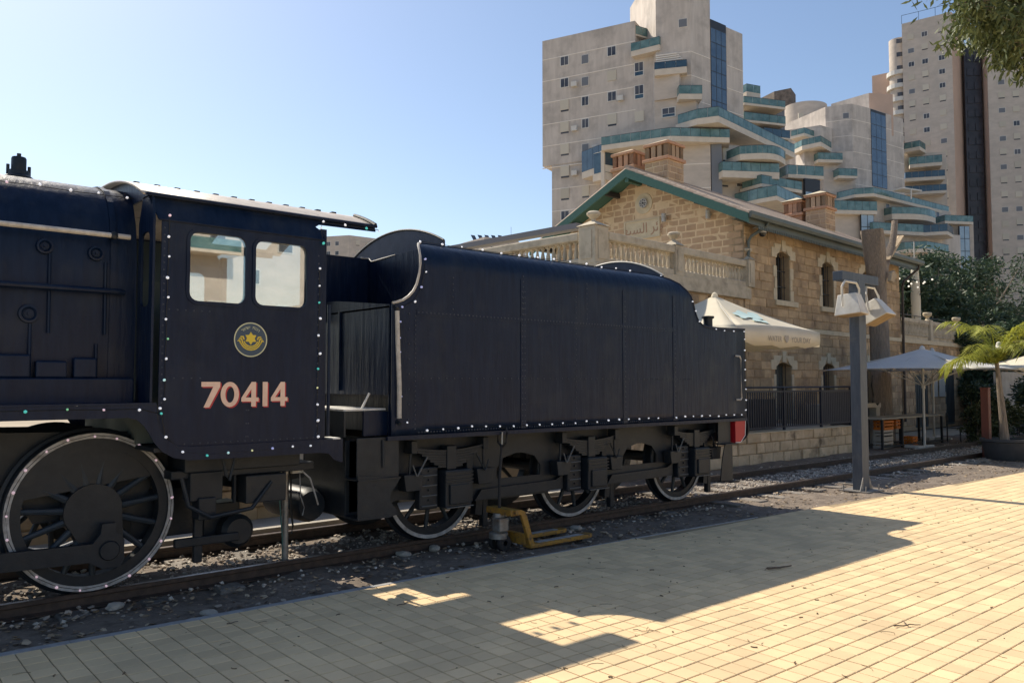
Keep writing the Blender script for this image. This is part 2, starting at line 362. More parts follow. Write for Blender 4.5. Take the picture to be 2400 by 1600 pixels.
# firebox and boiler cladding
half = [(.86,1.60),(.885,1.9),(.90,2.3),(.90,2.75),(.885,3.0),(.845,3.2),(.76,3.38),(.62,3.50),(.42,3.575),(.2,3.605),(0,3.615)]
prof = [(-a, z) for a, z in half]+[(a, z) for a, z in half[::-1][1:]]
m = MB()
for i, X in enumerate((-8.4, -7.4, -6.4, -5.4, -4.4, -3.30)):
    for (y, z) in prof: m.v.append((X, y, z+(.0)))
n = len(prof)
for i in range(5):
    for k in range(n-1): m.f.append((i*n+k, i*n+k+1, (i+1)*n+k+1, (i+1)*n+k))
m.build('firebox', P_, loco, smooth=True)
for X in (-6.6,-5.35,-4.55,-3.52):                        # cladding bands
    m = MB()
    for d in (0, .05):
        for (y, z) in prof: m.v.append((X+d, y*1.006, 1.6+(z-1.6)*1.004))
    for k in range(n-1): m.f.append((k, k+1, n+k+1, n+k))
    m.build('cladding_band', P_, loco, solid=-.006)
for px, py, r in ((105,577,.062),(225,594,.062),(67,735,.075)):       # washout plugs
    p = on(1, -.905, px, py); y0 = -.905
    o = MB().lathe([(0,y0-.012),(r*.45,y0-.012),(r*.5,y0-.004),(r*.55,y0-.004),(r*.75,y0-.022),(r,y0-.02),(r*1.08,y0+.02)], (p.x,0,p.z), 'y', 28).build('washout_plug', P_, loco, smooth=True)
    MB().tube([(p.x,y0-.02,p.z),(p.x,y0-.034,p.z)], r*.2, 6).build('bolt', P_, o)
m = MB(); m.lathe([(.12,3.58),(.12,3.66),(.09,3.68),(.085,3.72),(.062,3.725),(.062,3.83),(.055,3.845),(.018,3.85),(.018,3.88),(0,3.88)], (-4.075,0,0), 'z', 20)
sv_ = m.build('safety_valve', P2, loco, smooth=True)
for dx in (-.085,.085): MB().tube([(-4.075+dx,0,3.68),(-4.075+dx,0,3.77)], .014, 6).build('valve_bolt', P2, sv_)
hr = MB().tube([(-8,-1.0,3.055),(-3.39,-1.0,3.055)], .022, 10).build('boiler_handrail', MAT['cream'], loco, smooth=True)
for X in (-3.52,-5.2,-6.9):
    MB().lathe([(0,-1.03),(.03,-1.02),(.036,-1.0),(.03,-.975),(.014,-.96),(.014,-.86)], (X,0,3.055), 'y', 12).build('handrail_knob', P2, hr, smooth=True)
MB().tube([(-8,-.98,2.58),(-3.47,-.98,2.575),(-3.42,-.95,2.57)], .026, 10).build('side_pipe', P_, loco, smooth=True)
for X, z0, z1 in ((-3.99,2.2,2.86),(-3.56,2.2,2.83),(-4.12,1.75,2.27),(-3.62,1.62,2.12)):
    MB().tube([(X,-.915,z1),(X+.004,-.92,z0)], .012, 6).build('drain_pipe', P_, loco, smooth=True)
MB().box(-8,-3.33,-1.0,-.86,1.61,1.83).build('sand_box', P_, loco, bevel=.012)
for x0, x1, z1 in ((-4.4,-4.12,2.02),(-4.08,-3.85,1.97),(-3.80,-3.62,2.0)):
    MB().box(x0,x1,-.97,-.88,1.83,z1).build('mud_door', P_, loco, bevel=.015)
# running board and valance
val = [(-8,1.50),(-3.47,1.50),(-3.40,1.48),(-3.345,1.43),(-3.30,1.36),(-3.255,1.28),(-3.19,1.205),(-3.10,1.15),(-2.97,1.122),(-2.6,1.115),(-1.72,1.115),(-1.62,1.10),(-1.565,1.04),(-1.49,1.01),(-1.47,1.01),(-1.47,1.24),(-2.95,1.238),(-3.06,1.25),(-3.15,1.30),(-3.21,1.38),(-3.235,1.47),(-3.245,1.605),(-8,1.605)]
MB().prism(val, -1.335, -1.322, 'y').build('valance', P_, loco)
MB().prism([(a, b) for a, b in val], 1.30, 1.315, 'y').build('valance', P_, loco)
MB().box(-8,-3.25,-1.34,-.62,1.606,1.622).build('running_board', P_, loco)
MB().box(-8,-3.25,.62,1.33,1.606,1.622).build('running_board', P_, loco)
MB().box(-3.25,-1.72,-1.30,1.30,1.20,1.235).build('cab_floor', P2, loco)
MB().box(-1.58,-1.50,-1.34,-1.12,1.236,1.25).build('foot_step', MAT['white'], loco)
# cab sides
W1 = rrect(-2.985,-2.475,2.505,3.115,.075); W2 = rrect(-2.385,-1.865,2.505,3.105,.075)
out = [(-2.95,1.19),(-1.70,1.19),(-1.685,3.0),(-1.665,3.19),(-3.225,3.19),(-3.225,1.42),(-3.19,1.33),(-3.12,1.25),(-3.04,1.205)]
for s in (-1, 1):
    y = s*1.31
    cs = MB().prism(out, y, y-s*.012, 'y', (W1, W2)).build('cab_side', P_, loco)
    for q, (x0, x1, z0, z1) in enumerate(((-2.985,-2.475,2.505,3.115),(-2.385,-1.865,2.505,3.105))):
        MB().prism(rrect(x0-.028,x1+.028,z0-.028,z1+.028,.10), y+s*.010, y-s*.016, 'y', (rrect(x0+.002,x1-.002,z0+.002,z1-.002,.074),)).build('window_frame', P_, cs)
        if s < 0: MB().prism(rrect(x0-.01,x1+.01,z0-.01,z1+.01,.08), y+.02, y+.026, 'y').build('window_pane', MAT['glass'], cs)
    up = MB().add([(-3.25,y,3.19),(-1.665,y,3.19),(-1.60,y-s*.012,3.235),(-1.69,y-s*.02,3.27),(-1.75,y-s*.058,3.32),(-1.70,y-s*.072,3.352),(-1.05,y-s*.077,3.362),(-1.05,y-s*.105,3.425),(-3.32,y-s*.105,3.425)], [(0,1,3,4,8),(1,2,3),(4,5,8),(5,6,7,8)])
    up.v[2] = (-1.672,y-s*.006,3.21)
    up.build('cab_upper_side', P_, loco, solid=.012)
    MB().tube([(-3.25,y+s*.004,3.19),(-1.67,y+s*.004,3.19)], .012, 6).build('rain_strip', P_, cs)
    MB().tube([(-1.60,s*1.27,1.27),(-1.60,s*1.27,2.56)], .017, 8).build('cab_handrail', P_, loco, smooth=True)
    MB().box(-1.70,-1.64,s*1.20,s*1.28,1.2,3.3).build('cab_post', P_, loco)
# cab roof: arc
def arcY(k, n, half=1.245, z0=3.415, sag=.285):
    R = (half*half+sag*sag)/(2*sag); A = math.asin(half/R); t = -A+2*A*k/n; return (R*sin(t), z0+sag-R+R*cos(t))
m = MB(); n = 28; RX = (-3.36,-2.5,-1.86,-1.52,-1.16,-1.06)
for X in RX:
    for k in range(n+1): y, z = arcY(k, n); m.v.append((X+(.12 if X > -1.1 and y > -.1 else 0), y, z))  # far rear edge lengthened, out of view, to block a strip of sunlight
for i in range(len(RX)-1):
    for k in range(n):
        yc = (arcY(k, n)[0]+arcY(k+1, n)[0])/2
        if (i in (2, 3) and .74 < yc < 1.2) or (i in (3, 4) and -.80 < yc < -.02): continue       # added roof openings, shaped to let sun patches onto the paving
        m.f.append((i*(n+1)+k, i*(n+1)+k+1, (i+1)*(n+1)+k+1, (i+1)*(n+1)+k))
cr_ = m.build('cab_roof', MAT['roof'], loco, smooth=True, solid=.018)
m = MB().tube([(-3.35,-1.268,3.405),(-1.06,-1.268,3.405)], .016, 6); m.build('gutter', P_, cr_)
for k0, k1 in ((0, 5),):
    P = [(-1.06,)+arcY(k, n) for k in range(k0, k1+1)]; MB().tube([(a, b, c+.012) for a, b, c in P], .02, 6).build('roof_edge', P2, cr_)
m = MB(); P = [arcY(k, n) for k in range(n+1)]; m.prism([(y, z-.01) for y, z in P], -3.29, -3.27, 'x'); m.build('cab_front', P_, loco)
m = MB(); m.prism([(-1.29,1.62),(-.90,1.62),(-.90,3.2),(-1.0,3.42),(-1.25,3.42),(-1.29,3.2)], -3.29, -3.27, 'x', ((rrect(-1.2,-.98,2.45,3.1,.06)),)); m.build('cab_front', P_, loco)
m = MB(); m.prism([(1.29,1.62),(.90,1.62),(.90,3.2),(1.0,3.42),(1.25,3.42),(1.29,3.2)], -3.29, -3.27, 'x'); m.build('cab_front', P_, loco)
for i in range(12): X = -3.2+.19*i; MB().box(X, X+.05, -.42, -.34, 3.672, 3.692).build('roof_clip', P2, cr_)
# cab interior: backhead and seat
MB().prism([(-.85,1.25),(.85,1.25),(.85,2.7),(.6,3.1),(-.6,3.1),(-.85,2.7)], -3.26, -2.9, 'x').build('backhead', MAT['inner'], loco)
for (y, z) in ((-.5,2.4),(-.1,2.75),(.35,2.5),(.0,2.2)):
    MB().lathe([(.0,-2.83),(.09,-2.83),(.09,-2.86),(.02,-2.87),(.02,-2.9)], (0,y,z), 'x', 16).build('gauge', MAT['greyw'], loco)
MB().box(-2.5,-2.1,-1.2,-.8,1.7,1.78).build('seat', MAT['inner'], loco, bevel=.01)
# writing and emblem on the cab side
def text(body, x, z, size, mat, y, parent, name, ext=.002, spacing=1.0, bold=0., sx=1.0):
    cu = bpy.data.curves.new(name, 'FONT'); cu.body = body; cu.size = size; cu.extrude = ext; cu.align_x = 'CENTER'; cu.align_y = 'CENTER'; cu.space_character = spacing; cu.offset = bold
    o = bpy.data.objects.new(name, cu); COL.objects.link(o); dg = bpy.context.evaluated_depsgraph_get(); me = bpy.data.meshes.new_from_object(o.evaluated_get(dg)); bpy.data.objects.remove(o)
    me.materials.append(mat); o = bpy.data.objects.new(name, me); COL.objects.link(o); o.parent = parent
    r = parent
    while r.parent: r = r.parent
    o.location = Vector((x, y, z))-r.location; o.rotation_euler = (pi/2, 0, 0); o.scale = (sx, 1, 1); return o
side = [o for o in loco.children if o.name.startswith('cab_side')][0]
num = {'7':[[(-.5,.5),(.5,.5),(-.14,-.5)]], '0':'o', '4':[[(.22,-.5),(.22,.5),(-.5,-.17),(.5,-.17)]], '1':[[(0,-.5),(0,.5)]]}
def stroke(m, pts, w, y0, y1):
    for (a, b) in zip(pts, pts[1:]):
        dx, dz = b[0]-a[0], b[1]-a[1]; L = hypot(dx, dz); nx_, nz_ = -dz/L*w/2, dx/L*w/2
        m.prism([(a[0]+nx_,a[1]+nz_),(a[0]-nx_,a[1]-nz_),(b[0]-nx_,b[1]-nz_),(b[0]+nx_,b[1]+nz_)], y0, y1, 'y')
def digits(dx, dz, y, mat, name):
    x = -2.865; H = .225; root = None
    for ch, wd, adv in (('7',.168,.173),('0',.168,.19),('4',.165,.206),('1',.042,.078),('4',.165,0)):
        m = MB(); cx_ = x+wd/2+dx; cz_ = 1.685+dz; q = .043; hw = wd-q if ch != '1' else wd; hh = H-q
        if ch == '0':
            o_ = [(cx_+(wd/2)*cos(t*pi/16), cz_+(H/2)*sin(t*pi/16)) for t in range(32)]; i_ = [(cx_+(wd/2-q)*cos(t*pi/16), cz_+(H/2-q*.9)*sin(t*pi/16)) for t in range(32)]
            m.prism(o_, y, y-.0015, 'y', (i_,))
        elif ch == '1': m.prism([(cx_-.024,cz_-H/2),(cx_+.024,cz_-H/2),(cx_+.024,cz_+H/2),(cx_-.024,cz_+H/2)], y, y-.0015, 'y')
        elif ch == '7': m.prism([(cx_-wd/2,cz_+H/2),(cx_+wd/2,cz_+H/2),(cx_+wd/2,cz_+H/2-q),(cx_-.012,cz_-H/2),(cx_-.062,cz_-H/2),(cx_+wd/2-.062,cz_+H/2-q),(cx_-wd/2,cz_+H/2-q)], y, y-.0015, 'y')
        else: m.prism([(cx_+.012,cz_-H/2),(cx_+.056,cz_-H/2),(cx_+.056,cz_-.066),(cx_+wd/2,cz_-.066),(cx_+wd/2,cz_-.030),(cx_+.056,cz_-.030),(cx_+.056,cz_+H/2),(cx_+.014,cz_+H/2),(cx_-wd/2,cz_-.034),(cx_-wd/2,cz_-.066),(cx_+.012,cz_-.066)], y, y-.0015, 'y', ([(cx_+.012,cz_-.030),(cx_+.012,cz_+.045),(cx_-.042,cz_-.030)],))
        m.build(name, mat, side); x += adv
digits(.012, -.010, -1.3125, MAT['numr'], 'number_shadow'); digits(0, 0, -1.315, MAT['numw'], 'number_digit')
ex, ez = -2.42, 2.183
em = MB().prism([(ex+.150*cos(t*pi/24), ez+.150*sin(t*pi/24)) for t in range(48)], -1.312, -1.3135, 'y').build('emblem', MAT['embb'], side)
m = MB(); m.prism([(ex+.158*cos(t*pi/24), ez+.158*sin(t*pi/24)) for t in range(48)], -1.312, -1.3155, 'y', ([(ex+.148*cos(t*pi/24), ez+.148*sin(t*pi/24)) for t in range(48)],)); m.build('emblem_ring', MAT['embc'], side)
m = MB(); st = []
for k in range(12): r = .060 if k % 2 == 0 else .036; t = pi/2+2*pi*k/12; st.append((ex+r*cos(t), ez+.012+r*sin(t)))
m.prism(st, -1.313, -1.3165, 'y')
for i, r in enumerate((.062,.078,.094)):          # winged arcs below the star
    w_ = .010; a0 = pi+.30; a1 = 2*pi-.30; A = [(ex+r*1.02*cos(a0+(a1-a0)*k/14), ez+.005+r*sin(a0+(a1-a0)*k/14)) for k in range(15)]
    B = [(ex+(r+w_)*1.02*cos(a0+(a1-a0)*k/14), ez+.005+(r+w_)*sin(a0+(a1-a0)*k/14)) for k in range(15)]
    m.prism(A+B[::-1], -1.313, -1.3165, 'y')
    for s in (-1, 1):
        z0 = ez+.028-.018*i; x0 = ex+s*(r-.005); x1 = ex+s*(.105+.012*i); m.prism([(x0,z0-.028),(x0+s*.012,z0-.03),(x0+s*.02,z0-.008),(x1,z0-.008),(x1-s*.012,z0+.003),(x0+s*.012,z0+.003)], -1.313, -1.3165, 'y')
m.build('emblem_star', MAT['emby'], side)
for k, ch in enumerate('רכבת ישראל'[::-1]):           # railway lettering on an arc
    if ch == ' ': continue
    a = radians(132-9.3*k); o = text(ch, ex+.112*cos(a), ez+.112*sin(a), .036, MAT['embc'], -1.3145, side, 'emblem_letter', .0008)
    o.rotation_euler = (pi/2, -(a-pi/2), 0)
# rivets on the cab side
def rivets(pts, y, s=-1, r=.007):
    m = MB()
    for (x, z) in pts: m.add([(x-r,y,z-r),(x+r,y,z-r),(x+r,y,z+r),(x-r,y,z+r),(x,y+s*r*.8,z)], [(0,1,4),(1,2,4),(2,3,4),(3,0,4)])
    return m
R_ = [(-3.2, 1.5+.06*i) for i in range(28)]+[(-3.0+.068*i, 1.262) for i in range(19)]+[(-3.15+.07*i, 2.42) for i in range(6)]+[(-3.1+.075*i, 1.83) for i in range(4)]+[(-2.43, 1.3+.12*i) for i in range(4)]+[(-2.45, 1.3+.12*i) for i in range(4)]+[(-1.74, 1.3+.075*i) for i in range(24)]
tag(rivets(R_, -1.31).build('rivets', MAT['rivet'], side), kind='stuff')
# under-cab gear
def part(name, *boxes, mat=P2, bev=.01, par=loco):
    m = MB()
    for b in boxes: m.box(*b)
    return m.build(name, mat, par, bevel=bev)
part('injector', (-2.85,-2.55,-1.05,-.85,.72,.98), (-2.78,-2.62,-1.08,-.9,.55,.75)); part('equipment_box', (-2.35,-1.95,-1.1,-.75,.66,.92))
part('ash_pan', (-3.2,-2.5,-.55,.55,.35,.8)); part('steam_chest', (-2.55,-2.2,-.6,-.3,.3,.62))
part('brake_hanger', (-2.72,-2.64,-.82,-.76,.12,.75)); part('bracket', (-2.9,-2.3,-.84,-.78,.28,.36)); part('stretcher', (-3.0,-1.6,-1.0,-.7,.92,1.0))
MB().tube([(-2.95,-1.12,.95),(-2.9,-1.15,.7),(-2.7,-1.15,.58),(-2.3,-1.12,.62),(-2.1,-1.1,.85)], .02, 8).build('feed_pipe', P2, loco, smooth=True)
MB().tube([(-2.62,-1.2,1.12),(-2.58,-1.2,.95),(-2.55,-1.2,.9),(-2.50,-1.2,1.12)], .013, 6).build('pipe_clip', P2, loco)
for X in (-2.4,-2.25,-2.05,-1.9): MB().tube([(X,-.95,1.0),(X,-.95,.66)], .02, 6).build('drain_pipe', P2, loco)
MB().lathe([(0,-.80),(.12,-.80),(.16,-.75),(.16,-.62),(0,-.62)], (-2.28,0,.36), 'y', 20).build('brake_cylinder', P2, loco, smooth=True)
MB().lathe([(0,-.62),(.15,-.62),(.18,-.55),(.18,.2),(0,.2)], (-1.42,0,.50), 'y', 20).build('vacuum_reservoir', P2, loco, smooth=True)
MB().tube([(-1.72,-.95,.92),(-1.62,-.95,.83),(-1.55,-.93,.66),(-1.5,-.9,.55)], .009, 6).build('hose', MAT['greyw'], loco)
# ================================================================ tender
ten = tag(empty('locomotive_tender', (2.29, 0, 0)), 'long black riveted coal tender coupled behind the locomotive cab', 'tender')
HT = [(-.89,2.615),(-.83,2.63),(-.76,2.655),(-.69,2.70),(-.63,2.76),(-.585,2.84),(-.555,2.95),(-.54,3.06),(-.53,3.15),(-.515,3.22),(-.49,3.275),(-.45,3.31),(-.40,3.325),(-.3,3.33),(.5,3.33),(1.5,3.33),(2.5,3.33),(3.55,3.33),(3.75,3.315),(3.92,3.275),(4.06,3.215),(4.17,3.13),(4.26,3.05),(4.32,2.96),(4.355,2.86),(4.39,2.77),(4.45,2.69),(4.54,2.64),(4.66,2.618),(4.9,2.612),(5.3,2.615),(5.66,2.62)]
def tprof(z, r=.29):
    if z <= 3.045: return 1.31
    return 1.31-r+sqrt(max(0, r*r-(z-3.045)**2))
for s in (-1, 1):
    m = MB(); nz = 26
    for (x, zt) in HT:
        for k in range(nz+1):
            t = k/nz; z = 1.235+(zt-1.235)*(1-(1-t)**1.6); m.v.append((x, s*tprof(z), z))
    for i in range(len(HT)-1):
        for k in range(nz): a = i*(nz+1)+k; m.f.append((a, a+1, a+nz+2, a+nz+1))
    ts = m.build('tank_side', P_, ten, smooth=True, solid=.014)
    if s < 0: near = ts
    MB().tube([(x, s*(tprof(zt)+.004), zt+.004) for x, zt in HT[:13]], .0135, 6).build('edge_bead', MAT['cream'] if s < 0 else P_, ts, smooth=True)
    MB().tube([(x, s*(tprof(zt)+.0), zt+.002) for x, zt in HT[12:]], .010, 6).build('edge_bead', P_, ts, smooth=True)
    MB().box(-.95, 5.66, min(s*1.30, s*1.335), max(s*1.30, s*1.335), 1.19, 1.235).build('sole_angle', P_, ten)
R_ = []
R_ += [(-.56+.053*i, 2.54) for i in range(80)]+[(-.5+.105*i, 1.835) for i in range(46)]
for X in (.935,.975,1.85,2.79,3.87): R_ += [(X, 1.33+.067*i) for i in range(24)]
R_ += [(-.60, 1.30+.05*i) for i in range(25)]+[(-.68,1.4+.16*i) for i in range(8)]+[(-.55+.04*i, 1.262) for i in range(154)]+[(.95, 2.6+.065*i) for i in range(8)]+[(2.05,2.6+.065*i) for i in range(8)]+[(-.1,2.6+.07*i) for i in range(6)]
tag(rivets(R_, -1.316, r=.0085).build('rivets', MAT['rivet'], near), kind='stuff')
for X in (.955,2.79,3.87): MB().box(X-.045,X+.045,-1.3165,-1.31,1.25,3.02).build('butt_strap', P_, near)
MB().box(-.58,3.9,-1.3155,-1.31,2.51,2.57).build('butt_strap', P_, near)
MB().box(1.0,1.28,-1.318,-1.31,1.535,1.55).build('plate_mark', P_, near)
MB().box(-.52,5.62,-1.285,1.285,1.23,2.55).build('water_tank', P_, ten)
MB().box(5.625,5.655,-1.29,1.29,1.22,2.62).build('rear_plate', P_, ten)
MB().prism([(-1.2,2.5),(.29,2.5),(.29,3.325),(.24,3.32),(.19,3.28),(-.3,3.305),(-.85,3.315),(-1.14,3.29)], -.22, -.20, 'x').build('coal_bulkhead', P_, ten)
MB().prism([(-1.0,2.5),(-.2,2.5),(-.2,3.33),(-1.0,3.33)], .29, .31, 'y').build('tool_tunnel_side', P_, ten)
MB().box(-1.25,-1.05,-1.0,1.0,.40,1.19).build('drag_box', P2, ten, bevel=.01)
MB().prism([(-1.21,1.66),(1.2,1.66),(1.2,2.76),(-.1,2.73),(-1.21,2.615)], -.86, -.84, 'x').build('front_plate', P_, ten)
for y in (-.2,.35): MB().box(-.885,-.86,y,y+.03,1.7,2.6).build('front_rib', P_, ten)
MB().box(-.86,-.5,-1.21,1.2,2.58,2.60).build('locker_top', P_, ten)
MB().prism([(-.86,1.23),(-.50,1.23),(-.50,2.6),(-.86,2.61)], -1.215, -1.20, 'y').build('locker_side', P_, ten)
MB().box(-1.36,-.86,-1.15,1.15,1.50,1.52).build('shovel_plate', MAT['white'], ten)
MB().box(-1.36,-1.34,-1.16,1.15,1.24,1.50).build('shovel_front', P2, ten); MB().box(-1.15,-.86,-1.19,-1.16,1.24,1.49).build('shovel_side', P_, ten)
MB().tube([(-1.12,-1.1,1.52),(-1.03,-1.1,1.68)], .012, 6).build('lever', MAT['white'], ten)
def archplate(X, half, z0, sag, name, edge, zb=2.5):
    R = (half*half+sag*sag)/(2*sag); A = math.asin(half/R); P = [(R*sin(-A+2*A*k/24), z0+sag-R+R*cos(-A+2*A*k/24)) for k in range(25)]
    o = MB().prism([(-half, zb)]+P+[(half, zb)], X-.008, X+.008, 'x').build(name, MAT['tarp'], ten)
    MB().tube([(X-.012, y, z) for y, z in P], .013, 6).build('arch_rim', edge, o)
    return o
archplate(0.0, 1.02, 3.42, .24, 'front_arch', P2); archplate(4.0, 1.02, 3.36, .30, 'rear_arch', MAT['cream'])
MB().tube([(.03,.9,3.2),(-.02,.35,3.29),(-.02,-.3,3.25),(-.02,-.95,3.33)], .01, 5).build('cable', P2, ten)
MB().tube([(-.32,.285,3.335),(-.21,.285,3.335),(-.225,.19,3.285),(-.225,-.05,3.293),(-.225,-.34,3.31)], [.012,.012,.008,.011,.004], 6).build('torn_edge', MAT['cream'], ten)
m = MB()                                   # coal space floor and slopes
m.add([(-.5,-1.25,2.55),(5.6,-1.25,2.55),(5.6,1.25,2.55),(-.5,1.25,2.55)], [(0,1,2,3)]); m.build('coal_floor', P2, ten)
# handrails
hl = MB().tube([(-.862,-1.36,2.535),(-.858,-1.37,2.2),(-.835,-1.37,1.75),(-.828,-1.36,1.42)], .024, 10).build('front_handrail', MAT['cream'], ten, smooth=True)
for X, z in ((-.862,2.585),(-.825,1.39)): MB().tube([(X,-1.30,z),(X,-1.37,z-.03)], .02, 8).build('rail_bracket', P2, hl)
MB().tube([(5.39,-1.31,2.20),(5.43,-1.36,2.19),(5.455,-1.36,2.15),(5.465,-1.36,1.55),(5.44,-1.36,1.52),(5.40,-1.31,1.52)], .014, 8).build('rear_handrail', MAT['cream'], ten, smooth=True)
MB().lathe([(.07,2.6),(.07,2.76),(.095,2.77),(.095,2.80),(0,2.81)], (4.95,-1.12,0), 'z', 16).build('vent_pipe', P2, ten, smooth=True)
# frames
for s in (-1, 1):
    y = s*1.0
    outl = [(-1.2,1.2),(-1.2,.45),(-.8,.45),(-.62,.52),(.75,.40),(1.6,.40),(2.0,.52),(2.6,.52),(3.05,.42),(3.95,.42),(4.3,.52),(4.85,.52),(5.2,.75),(5.35,.9),(5.35,1.2)]
    def D(x0, x1): return [(x0,.64),(x1,.64),(x1,.76),(x1-.1,.88),(x1-.3,.93),(x0+.3,.93),(x0+.1,.88),(x0,.76)]
    MB().prism(outl, y, y-s*.022, 'y', (D(.80,1.52), D(3.08,3.82))).build('frame_plate', P2, ten)
for X in (-.9,1.15,3.4,5.2): MB().box(X,X+.03,-.97,.97,.98,1.2).build('frame_stretcher', P2, ten)
MB().prism([(-1.29,.80),(-.79,.80),(-.79,1.23),(-1.29,1.23)], -1.30, -1.285, 'y').build('front_step_plate', P2, ten, bevel=.004)
sp = [(-1.29,.43),(-.93,.41),(-.80,.43)]+[(-.80-.11*sin(pi*k/10), .46+.30*k/10) for k in range(1, 10)]+[(-.79,.80),(-1.29,.86)]
MB().prism(sp, -1.325, -1.31, 'y').build('front_step_plate', P2, ten)
MB().box(-1.29,-.9,-1.33,-1.05,.41,.43).build('foot_step', P2, ten); MB().box(-1.29,-.79,-1.34,-1.05,.80,.815).build('foot_step', P2, ten)
MB().tube([(-.99,-1.31,1.2),(-.985,-1.31,.92)], .014, 6).build('step_bar', P2, ten)
MB().box(4.98,5.30,-1.26,-1.245,.86,1.21).build('rear_step_plate', P2, ten); MB().prism([(5.0,.30),(5.32,.28),(5.32,.86),(5.13,.86),(5.05,.6)], -1.28, -1.265, 'y').build('rear_step_plate', MAT['paint2'], ten)
MB().box(5.05,5.4,-1.34,-1.1,.84,.855).build('foot_step', P2, ten); MB().box(5.2,5.42,-1.34,-1.1,.26,.28).build('foot_step', P2, ten)
for q, X in enumerate((0, 2.286, 4.572)):
    for s in (-1, 1): wheel(ten, X, s, .63, 10, .13, rot=.2+.3*q)
    MB().tube([(X,-.7,.63),(X,.7,.63)], .08, 12).build('axle', P2, ten)
    for s in (-1,):
        a = lambda v: s*v
        ab = MB().box(X-.12,X+.25,-1.22,-1.0,.40,.82).build('axle_box', P2, ten, bevel=.018)
        MB().box(X-.07,X+.20,-1.245,-1.22,.44,.66).build('axle_cover', P2, ab, bevel=.01)
        for z in (.66,.70,.74,.78): MB().box(X-.13,X+.26,-1.235,-1.215,z,z+.016).build('axle_fin', P2, ab)
        MB().box(X-.12,X+.25,-1.25,-1.24,.405,.415).build('axle_lip', MAT['dull'], ab)
        hg = MB().box(X-.40,X-.15,-1.12,-1.02,.40,.86).build('horn_guide', P2, ten, bevel=.015)
        for z in (.44,.55,.66,.77): MB().tube([(X-.38,-1.135,z),(X-.18,-1.135,z)], .008, 6).build('guide_rib', MAT['dull'], hg)
        for z in (.50,.61,.72,.82): MB().tube([(X-.28,-1.12,z),(X-.28,-1.14,z)], .012, 6).build('bolt', P2, hg)
        MB().box(X+.27,X+.36,-1.1,-1.02,.42,.95).build('horn_guide', P2, ten, bevel=.01)
        lf = None
        for k in range(7):
            hl_ = .50-.055*k; z = 1.065-.028*k; m = MB(); n_ = 8; top = [(X+hl_*(t/n_*2-1), z-.028+.05*((t/n_*2-1)*hl_/.5)**2) for t in range(n_+1)]
            m.prism(top+[(x_, z_-.025) for x_, z_ in top[::-1]], -1.15, -1.05, 'y'); o = m.build('spring_leaf', P2, ten if lf is None else lf)
            if lf is None: lf = o
        MB().box(X-.06,X+.07,-1.165,-1.04,.82,1.085).build('spring_buckle', P2, lf, bevel=.008)
        for d in (-1, 1):
            xe = X+d*.5; MB().box(xe-.04,xe+.04,-1.17,-1.03,1.02,1.16).build('spring_bracket', P2, lf, bevel=.008)
            MB().tube([(xe,-1.10,1.12),(xe+d*.02,-1.10,.80)], .016, 6).build('spring_hanger', P2, lf)
            MB().tube([(xe-d*.16,-1.18,.98),(xe-d*.03,-1.18,.78)], .010, 6).build('stay_rod', MAT['dull'] if d < 0 else P2, lf)
            MB().tube([(xe+d*.03,-1.18,.90),(xe-d*.02,-1.18,.78)], .008, 6).build('stay_rod', MAT['dull'] if d < 0 else P2, lf)
            MB().prism([(xe-.10,.62),(xe+.10,.62),(xe+.13,.80),(xe-.13,.80)], -1.16, -1.02, 'y').build('hanger_cup', P2, lf, bevel=.008)
        MB().box(X+.72,X+.80,-.84,-.76,.06,.75).build('brake_hanger', P2, ten, bevel=.01)
        MB().prism([(X+.60,.22),(X+.70,.20),(X+.74,.6),(X+.66,.72)], -.84, -.74, 'y').build('brake_shoe', P2, ten)
for x0, x1 in ((.42,1.86),(2.7,4.12)):
    MB().prism([(x0,.42),(x1,.44),(x1,.62),(x1-.12,.56),(x0+.1,.54)], -1.06, -1.03, 'y').build('keep_bar', P2, ten)
# buffer beam
MB().prism([(5.36,.86),(5.50,.86),(5.62,.96),(5.64,1.21),(5.36,1.21)], -1.31, 1.31, 'y').build('buffer_beam', MAT['red'], ten)
m = MB(); m.tube([(5.36,-1.312,.862),(5.50,-1.312,.862),(5.62,-1.312,.962),(5.64,-1.312,1.208)], .007, 4); m.build('beam_lining', MAT['white'], ten)
for y in (-.87,.87):
    MB().lathe([(.12,5.62),(.11,5.85),(.07,5.86),(.07,6.02),(.235,6.04),(.24,6.06),(.15,6.085),(0,6.09)], (0,y,1.05), 'x', 28).build('buffer', P2, ten, smooth=True)
MB().tube([(5.62,-1.0,1.22),(5.9,-1.0,1.225)], .01, 6).build('lamp_iron', MAT['white'], ten)
